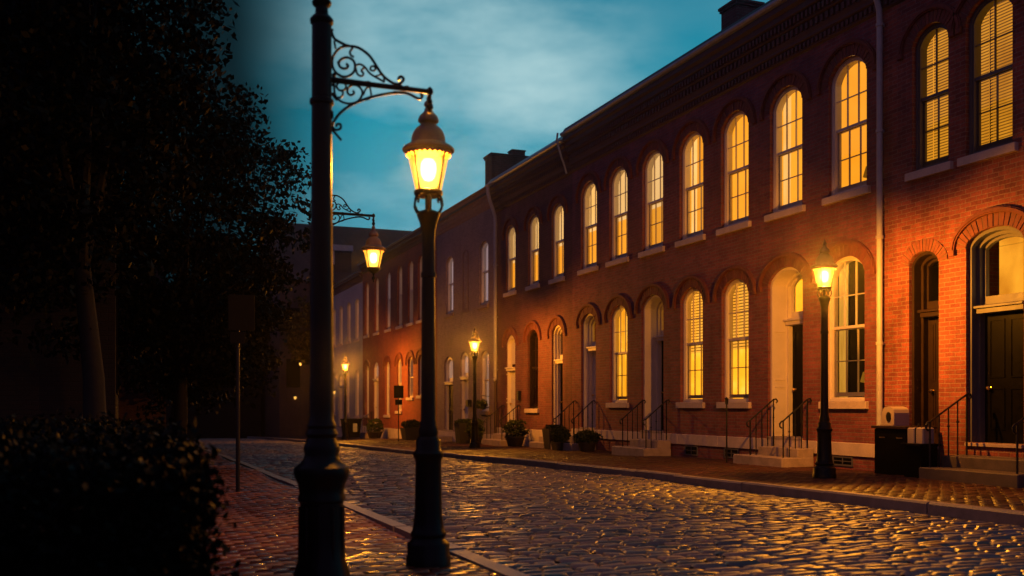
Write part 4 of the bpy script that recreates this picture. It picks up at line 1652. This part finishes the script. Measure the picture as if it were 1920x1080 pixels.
# two bins by the farthest lamp
for i, (x, y, lab) in enumerate(((10.3, 47.0, 'wheeled dark bin with a pale front label by the farthest lamp'), (10.3, 48.2, 'plain dark bin just beyond the labelled one'))):
    gz = ground_z(y)
    b = place('rubbish_bin', None, None, (x, y, gz), label=lab, cat='rubbish bin', group='bins by the farthest lamp')
    mb = MB()
    v = []
    for s, z in ((.24, .03), (.31, .85)):
        v += [(x - s, y - s, gz + z), (x + s, y - s, gz + z), (x + s, y + s, gz + z), (x - s, y + s, gz + z)]
    mb.add(v, [(3, 2, 1, 0), (4, 5, 6, 7)] + [(k, (k + 1) % 4, 4 + (k + 1) % 4, 4 + k) for k in range(4)])
    build(mb, 'body', 'sign_dark', b, (0, 0, 0))
    mb = MB()
    mb.bbox(x - .34, x + .34, y - .34, y + .34, gz + .852, gz + .93, .02)
    build(mb, 'lid', 'black_door', b, (0, 0, 0))
    if i == 0:
        mb = MB()
        mb.box(x - .1, x + .1, y - .325, y - .315, gz + .3, gz + .7)
        build(mb, 'label_panel', 'gutter', b, (0, 0, 0))

# ---------------------------------------------------------------- left side and street end
lb = place('dark_building', None, None, (-3.6, 22., ground_z(22)), label='added black building that keeps the far left side dark', cat='building')
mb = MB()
mb.box(-7.5, -.1, 15.5, 30., ground_z(30) - .2, 8.6)  # added block that fills the far left with darkness
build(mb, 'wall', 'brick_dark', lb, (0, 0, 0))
mb = MB()
mb.box(-7.6, .05, 15.4, 30.1, 8.602, 8.8)
build(mb, 'roof', 'slate', lb, (0, 0, 0))
for y in (18., 21., 24., 27.):
    for z in (.2, 3.6):
        mb = MB()
        frame_band(mb, full_loop(.9, 0, 1.7, .2, 0), full_loop(.9, 0, 1.7, .2, .07), -.02, .02)
        mb.add([(.004, *p) for p in full_loop(.9, 0, 1.7, .2, .07)], [tuple(range(17))])
        mb.v = [(-x_, y_, z_) for x_, y_, z_ in mb.v]
        build(mb, 'window', 'black_door', lb, (-.095, y, z))

l2 = place('dark_building', None, None, (-2., 44., ground_z(44)), label='second dark building down the left side, small warm lamps on its wall', cat='building')
mb = MB()
mb.box(-9, 1.3, 34., 62., ground_z(62) - .2, 5.2)
build(mb, 'wall', 'far_brick', l2, (0, 0, 0))
mb = MB()
mb.box(-9.1, 1.45, 33.9, 62.1, 5.202, 5.4)
build(mb, 'roof', 'slate', l2, (0, 0, 0))
for y in (37., 41., 45., 49., 53., 57.):
    mb = MB()
    frame_band(mb, full_loop(.9, 0, 1.9, .2, 0), full_loop(.9, 0, 1.9, .2, .07), -.02, .02)
    mb.add([(.004, *p) for p in full_loop(.9, 0, 1.9, .2, .07)], [tuple(range(17))])
    mb.v = [(-x_, y_, z_) for x_, y_, z_ in mb.v]
    build(mb, 'window', 'black_door', l2, (1.305, y, -.2))


def wall_lamp(x, y, z, label, dirx=1):
    o = place('wall_lamp', None, None, (x, y, z), label=label, cat='wall lamp', group='small warm wall lamps at the street end')
    mb = MB()
    mb.tube([(-.02 * dirx, 0, .16), (.12 * dirx, 0, .2), (.16 * dirx, 0, .13)], .015, 6)
    mb.lathe([(.11, .08), (.10, .1), (.03, .15), (0, .16)], 10, (.16 * dirx, 0, 0))
    build(mb, 'arm', 'iron', o, (x, y, z))
    mb = MB()
    mb.lathe([(0, -.1), (.05, -.09), (.085, .0), (.09, .08)], 10, (.16 * dirx, 0, 0))
    build(mb, 'lamp_glass', 'bulb_dim', o, (x, y, z))


wall_lamp(1.30, 55., .55, 'faint small lamp on the dark left wall, leftmost of the far lights')
fb_ = place('dark_building', None, None, (3.5, 76., ground_z(76)), label='far low building left of the big brown one, across the end of the street', cat='building')
mb = MB()
mb.box(-6., 9.4, 74., 84., ground_z(84) - .3, 7.2)
build(mb, 'wall', 'brick_dark', fb_, (0, 0, 0))
mb = MB()
mb.box(-6.2, 9.5, 73.8, 84.2, 7.202, 7.5)
build(mb, 'roof', 'slate', fb_, (0, 0, 0))
# building closing the end of the street
eb = place('end_building', None, None, (15.5, 70., ground_z(68)), label='big brown building with a dark flat ridge closing the end of the street', cat='building')
mb = MB()
mb.box(9.7, 22.5, 67., 78., ground_z(78) - .3, 8.3)
build(mb, 'wall', 'far_brick', eb, (0, 0, 0))
mb = MB()
vs = [(x, y, z) for x in (9.5, 22.7) for (y, z) in ((66.8, 8.302), (70.2, 12.75), (74.8, 12.75), (78.2, 8.302))]
mb.add(vs, [(0, 1, 2, 3), (7, 6, 5, 4), (0, 4, 5, 1), (1, 5, 6, 2), (2, 6, 7, 3), (3, 7, 4, 0)])
build(mb, 'roof', 'far_brick', eb, (0, 0, 0))
for x, w_ in ((13.9, .7), (18.3, .7)):
    mb = MB()
    mb.box(x - w_, x + w_, 67.4, 70.0, 9.0, 10.55)
    mb.box(x - w_ - .1, x + w_ + .1, 67.25, 70.0, 10.552, 10.95, 1)
    mb.box(x - w_ - .08, x - w_ + .25, 67.35, 67.398, 9.6, 10.55, 1)
    build(mb, 'dormer', ['far_brick', 'limestone'], eb, (0, 0, 0))
for x in (10.6, 12.4, 14.6, 16.8):
    for z in (1.2, 4.6):
        mb = MB()
        mb.box(x - .45, x + .45, 66.97, 66.998, z, z + 1.9)
        build(mb, 'window', 'black_door', eb, (0, 0, 0))
wall_lamp(10.9, 66.85, 2.75, 'amber wall lamp on the end building, upper of the two close together')
wall_lamp(10.55, 66.85, .5, 'amber wall lamp low on the end building left of the nearest post')
wall_lamp(W - .02, 57.9, .75, 'small amber lamp on the grey house wall beside its door', -1)

# added hedge, hides the lamplit pavement in the near left corner
hd = place('added_hedge', None, None, (-.6, 6.5, ground_z(6.5)), label='added dark hedge covering the lamplit pavement at the near left corner', cat='hedge')


def hs(q):
    p = [q.uniform(-1.9, .26), q.uniform(4.15, 9.6), q.uniform(-1.0, -.26)]
    k = q.integers(0, 3)
    p[k] = (.24, 4.2, -.28)[k] + q.normal(0, .05)
    return p


place('foliage', leaf_mesh('foliage', hs, .05, 'leaf_tree', 41, 2400, .06, 30, 1.), hd, (0, 0, 0))
mb = MB()
mb.bbox(-1.7, .06, 4.5, 9.3, -1.07, -.48, .05)
build(mb, 'branch_core', 'bark', hd, (0, 0, 0))

# ---------------------------------------------------------------- sky, camera
w = bpy.data.worlds.new('World')
SC.world = w
w.use_nodes = True
nt = w.node_tree
nt.nodes.clear()
out = nt.nodes.new('ShaderNodeOutputWorld')
SUN_EL, SUN_ROT = R(1.0), R(250)
sky = nt.nodes.new('ShaderNodeTexSky')
sky.sky_type = 'NISHITA'
sky.sun_disc = False
sky.sun_elevation = SUN_EL
sky.sun_rotation = SUN_ROT
sky.ozone_density = 3.
tc = nt.nodes.new('ShaderNodeTexCoord')
sp3 = nt.nodes.new('ShaderNodeSeparateXYZ')
L(nt, tc.outputs['Generated'], sp3.inputs[0])
z = sp3.outputs[2]
clear = ramp(nt, z, [(.0, (.13, .36, .43)), (.14, (.08, .33, .43)), (.27, (.012, .29, .40)), (.40, (.0, .19, .29)), (.8, (.004, .12, .19))])
mp = nt.nodes.new('ShaderNodeMapping')
mp.inputs['Scale'].default_value = (1.1, 1.1, 2.6)
mp.inputs['Location'].default_value = (1.7, .4, .9)
L(nt, tc.outputs['Generated'], mp.inputs['Vector'])
cn = noise(nt, 2.3, 6, .55, mp.outputs[0])
cm = ramp(nt, cn, [(.40, (0,) * 3), (.60, (1,) * 3)])
dotn = nt.nodes.new('ShaderNodeVectorMath')
dotn.operation = 'DOT_PRODUCT'
L(nt, tc.outputs['Generated'], dotn.inputs[0])
dotn.inputs[1].default_value = Vector((.31, .9309, .27)).normalized()
mass = nt.nodes.new('ShaderNodeMapRange')
mass.interpolation_type = 'SMOOTHSTEP'
mass.inputs['From Min'].default_value = math.cos(R(14))
mass.inputs['From Max'].default_value = math.cos(R(2))
L(nt, dotn.outputs['Value'], mass.inputs['Value'])
cover = mathn(nt, 'ADD', mathn(nt, 'MULTIPLY', mass.outputs[0], .85), .12)
cl = mixc(nt, mathn(nt, 'MULTIPLY', cm, cover), clear, (.42, .65, .68))
# made-up sky left and behind: violet fill for the facades, dark edge at left; the clear dusk sky lies ahead
az = mathn(nt, 'ARCTAN2', sp3.outputs[0], sp3.outputs[1])
az = mathn(nt, 'ADD', az, mathn(nt, 'MULTIPLY', mathn(nt, 'SUBTRACT', noise(nt, 5, 3, .5, tc.outputs['Generated']), .5), .08))


def sstep(v, a, b):
    n = nt.nodes.new('ShaderNodeMapRange')
    n.interpolation_type = 'SMOOTHSTEP'
    n.inputs['From Min'].default_value = a
    n.inputs['From Max'].default_value = b
    L(nt, v, n.inputs['Value'])
    return n.outputs[0]


lit = mathn(nt, 'MULTIPLY', sstep(az, R(5.5), R(14.)), sstep(az, R(150), R(80)))
fill_sky = ramp(nt, cn, [(.3, (.065, .055, .135)), (.7, (.105, .085, .19))])
fill_sky = mixc(nt, mathn(nt, 'MULTIPLY', sstep(az, R(-40), R(-4)), sstep(az, R(60), R(30))), fill_sky, (.004, .016, .022))
cl = mixc(nt, lit, fill_sky, cl)
bg1 = nt.nodes.new('ShaderNodeBackground')
bg1.inputs[1].default_value = .95
L(nt, cl, bg1.inputs[0])
bg2 = nt.nodes.new('ShaderNodeBackground')
bg2.inputs[1].default_value = .03
L(nt, mixc(nt, lit, (.004, .004, .005), sky.outputs[0]), bg2.inputs[0])
ad = nt.nodes.new('ShaderNodeAddShader')
L(nt, bg1.outputs[0], ad.inputs[0])
L(nt, bg2.outputs[0], ad.inputs[1])
L(nt, ad.outputs[0], out.inputs[0])

cam = bpy.data.cameras.new('camera')
if HAZE:
    hm, hnt, hout = new_mat('halo_volume')
    pv = hnt.nodes.new('ShaderNodeVolumePrincipled')  # added volume, its forward scatter stands in for lens glow at the lamps
    pv.inputs['Color'].default_value = (.9, .9, .9, 1)
    pv.inputs['Density'].default_value = HAZE
    pv.inputs['Anisotropy'].default_value = .97
    hnt.links.new(pv.outputs[0], hout.inputs['Volume'])
    M['haze'] = hm
    mb = MB()
    mb.box(-40, 45, -30, 100, -4.2, 14)
    build(mb, 'haze', 'haze', kind='stuff')
co = place('camera', cam, None, (0, 0, 0))
co.rotation_euler = (R(90), 0, -math.atan2(.3654, .9309))
cam.sensor_width = 36
cam.lens = 1860 / 1920 * 36
cam.shift_y = 220 / 1920
cam.clip_end = 2000
cam.clip_start = .05
cam.dof.use_dof = True
cam.dof.focus_distance = 15.
cam.dof.aperture_fstop = 1.8
SC.camera = co

SC.view_settings.view_transform = 'Standard'
SC.view_settings.look = 'None'
SC.view_settings.exposure = 0
SC.view_settings.gamma = 1
SC.cycles.use_denoising = True
SC.cycles.max_bounces = 6
SC.cycles.diffuse_bounces = 3
SC.cycles.glossy_bounces = 3
SC.cycles.transparent_max_bounces = 12
SC.cycles.sample_clamp_indirect = 4.
SC.cycles.caustics_reflective = False
SC.cycles.caustics_refractive = False
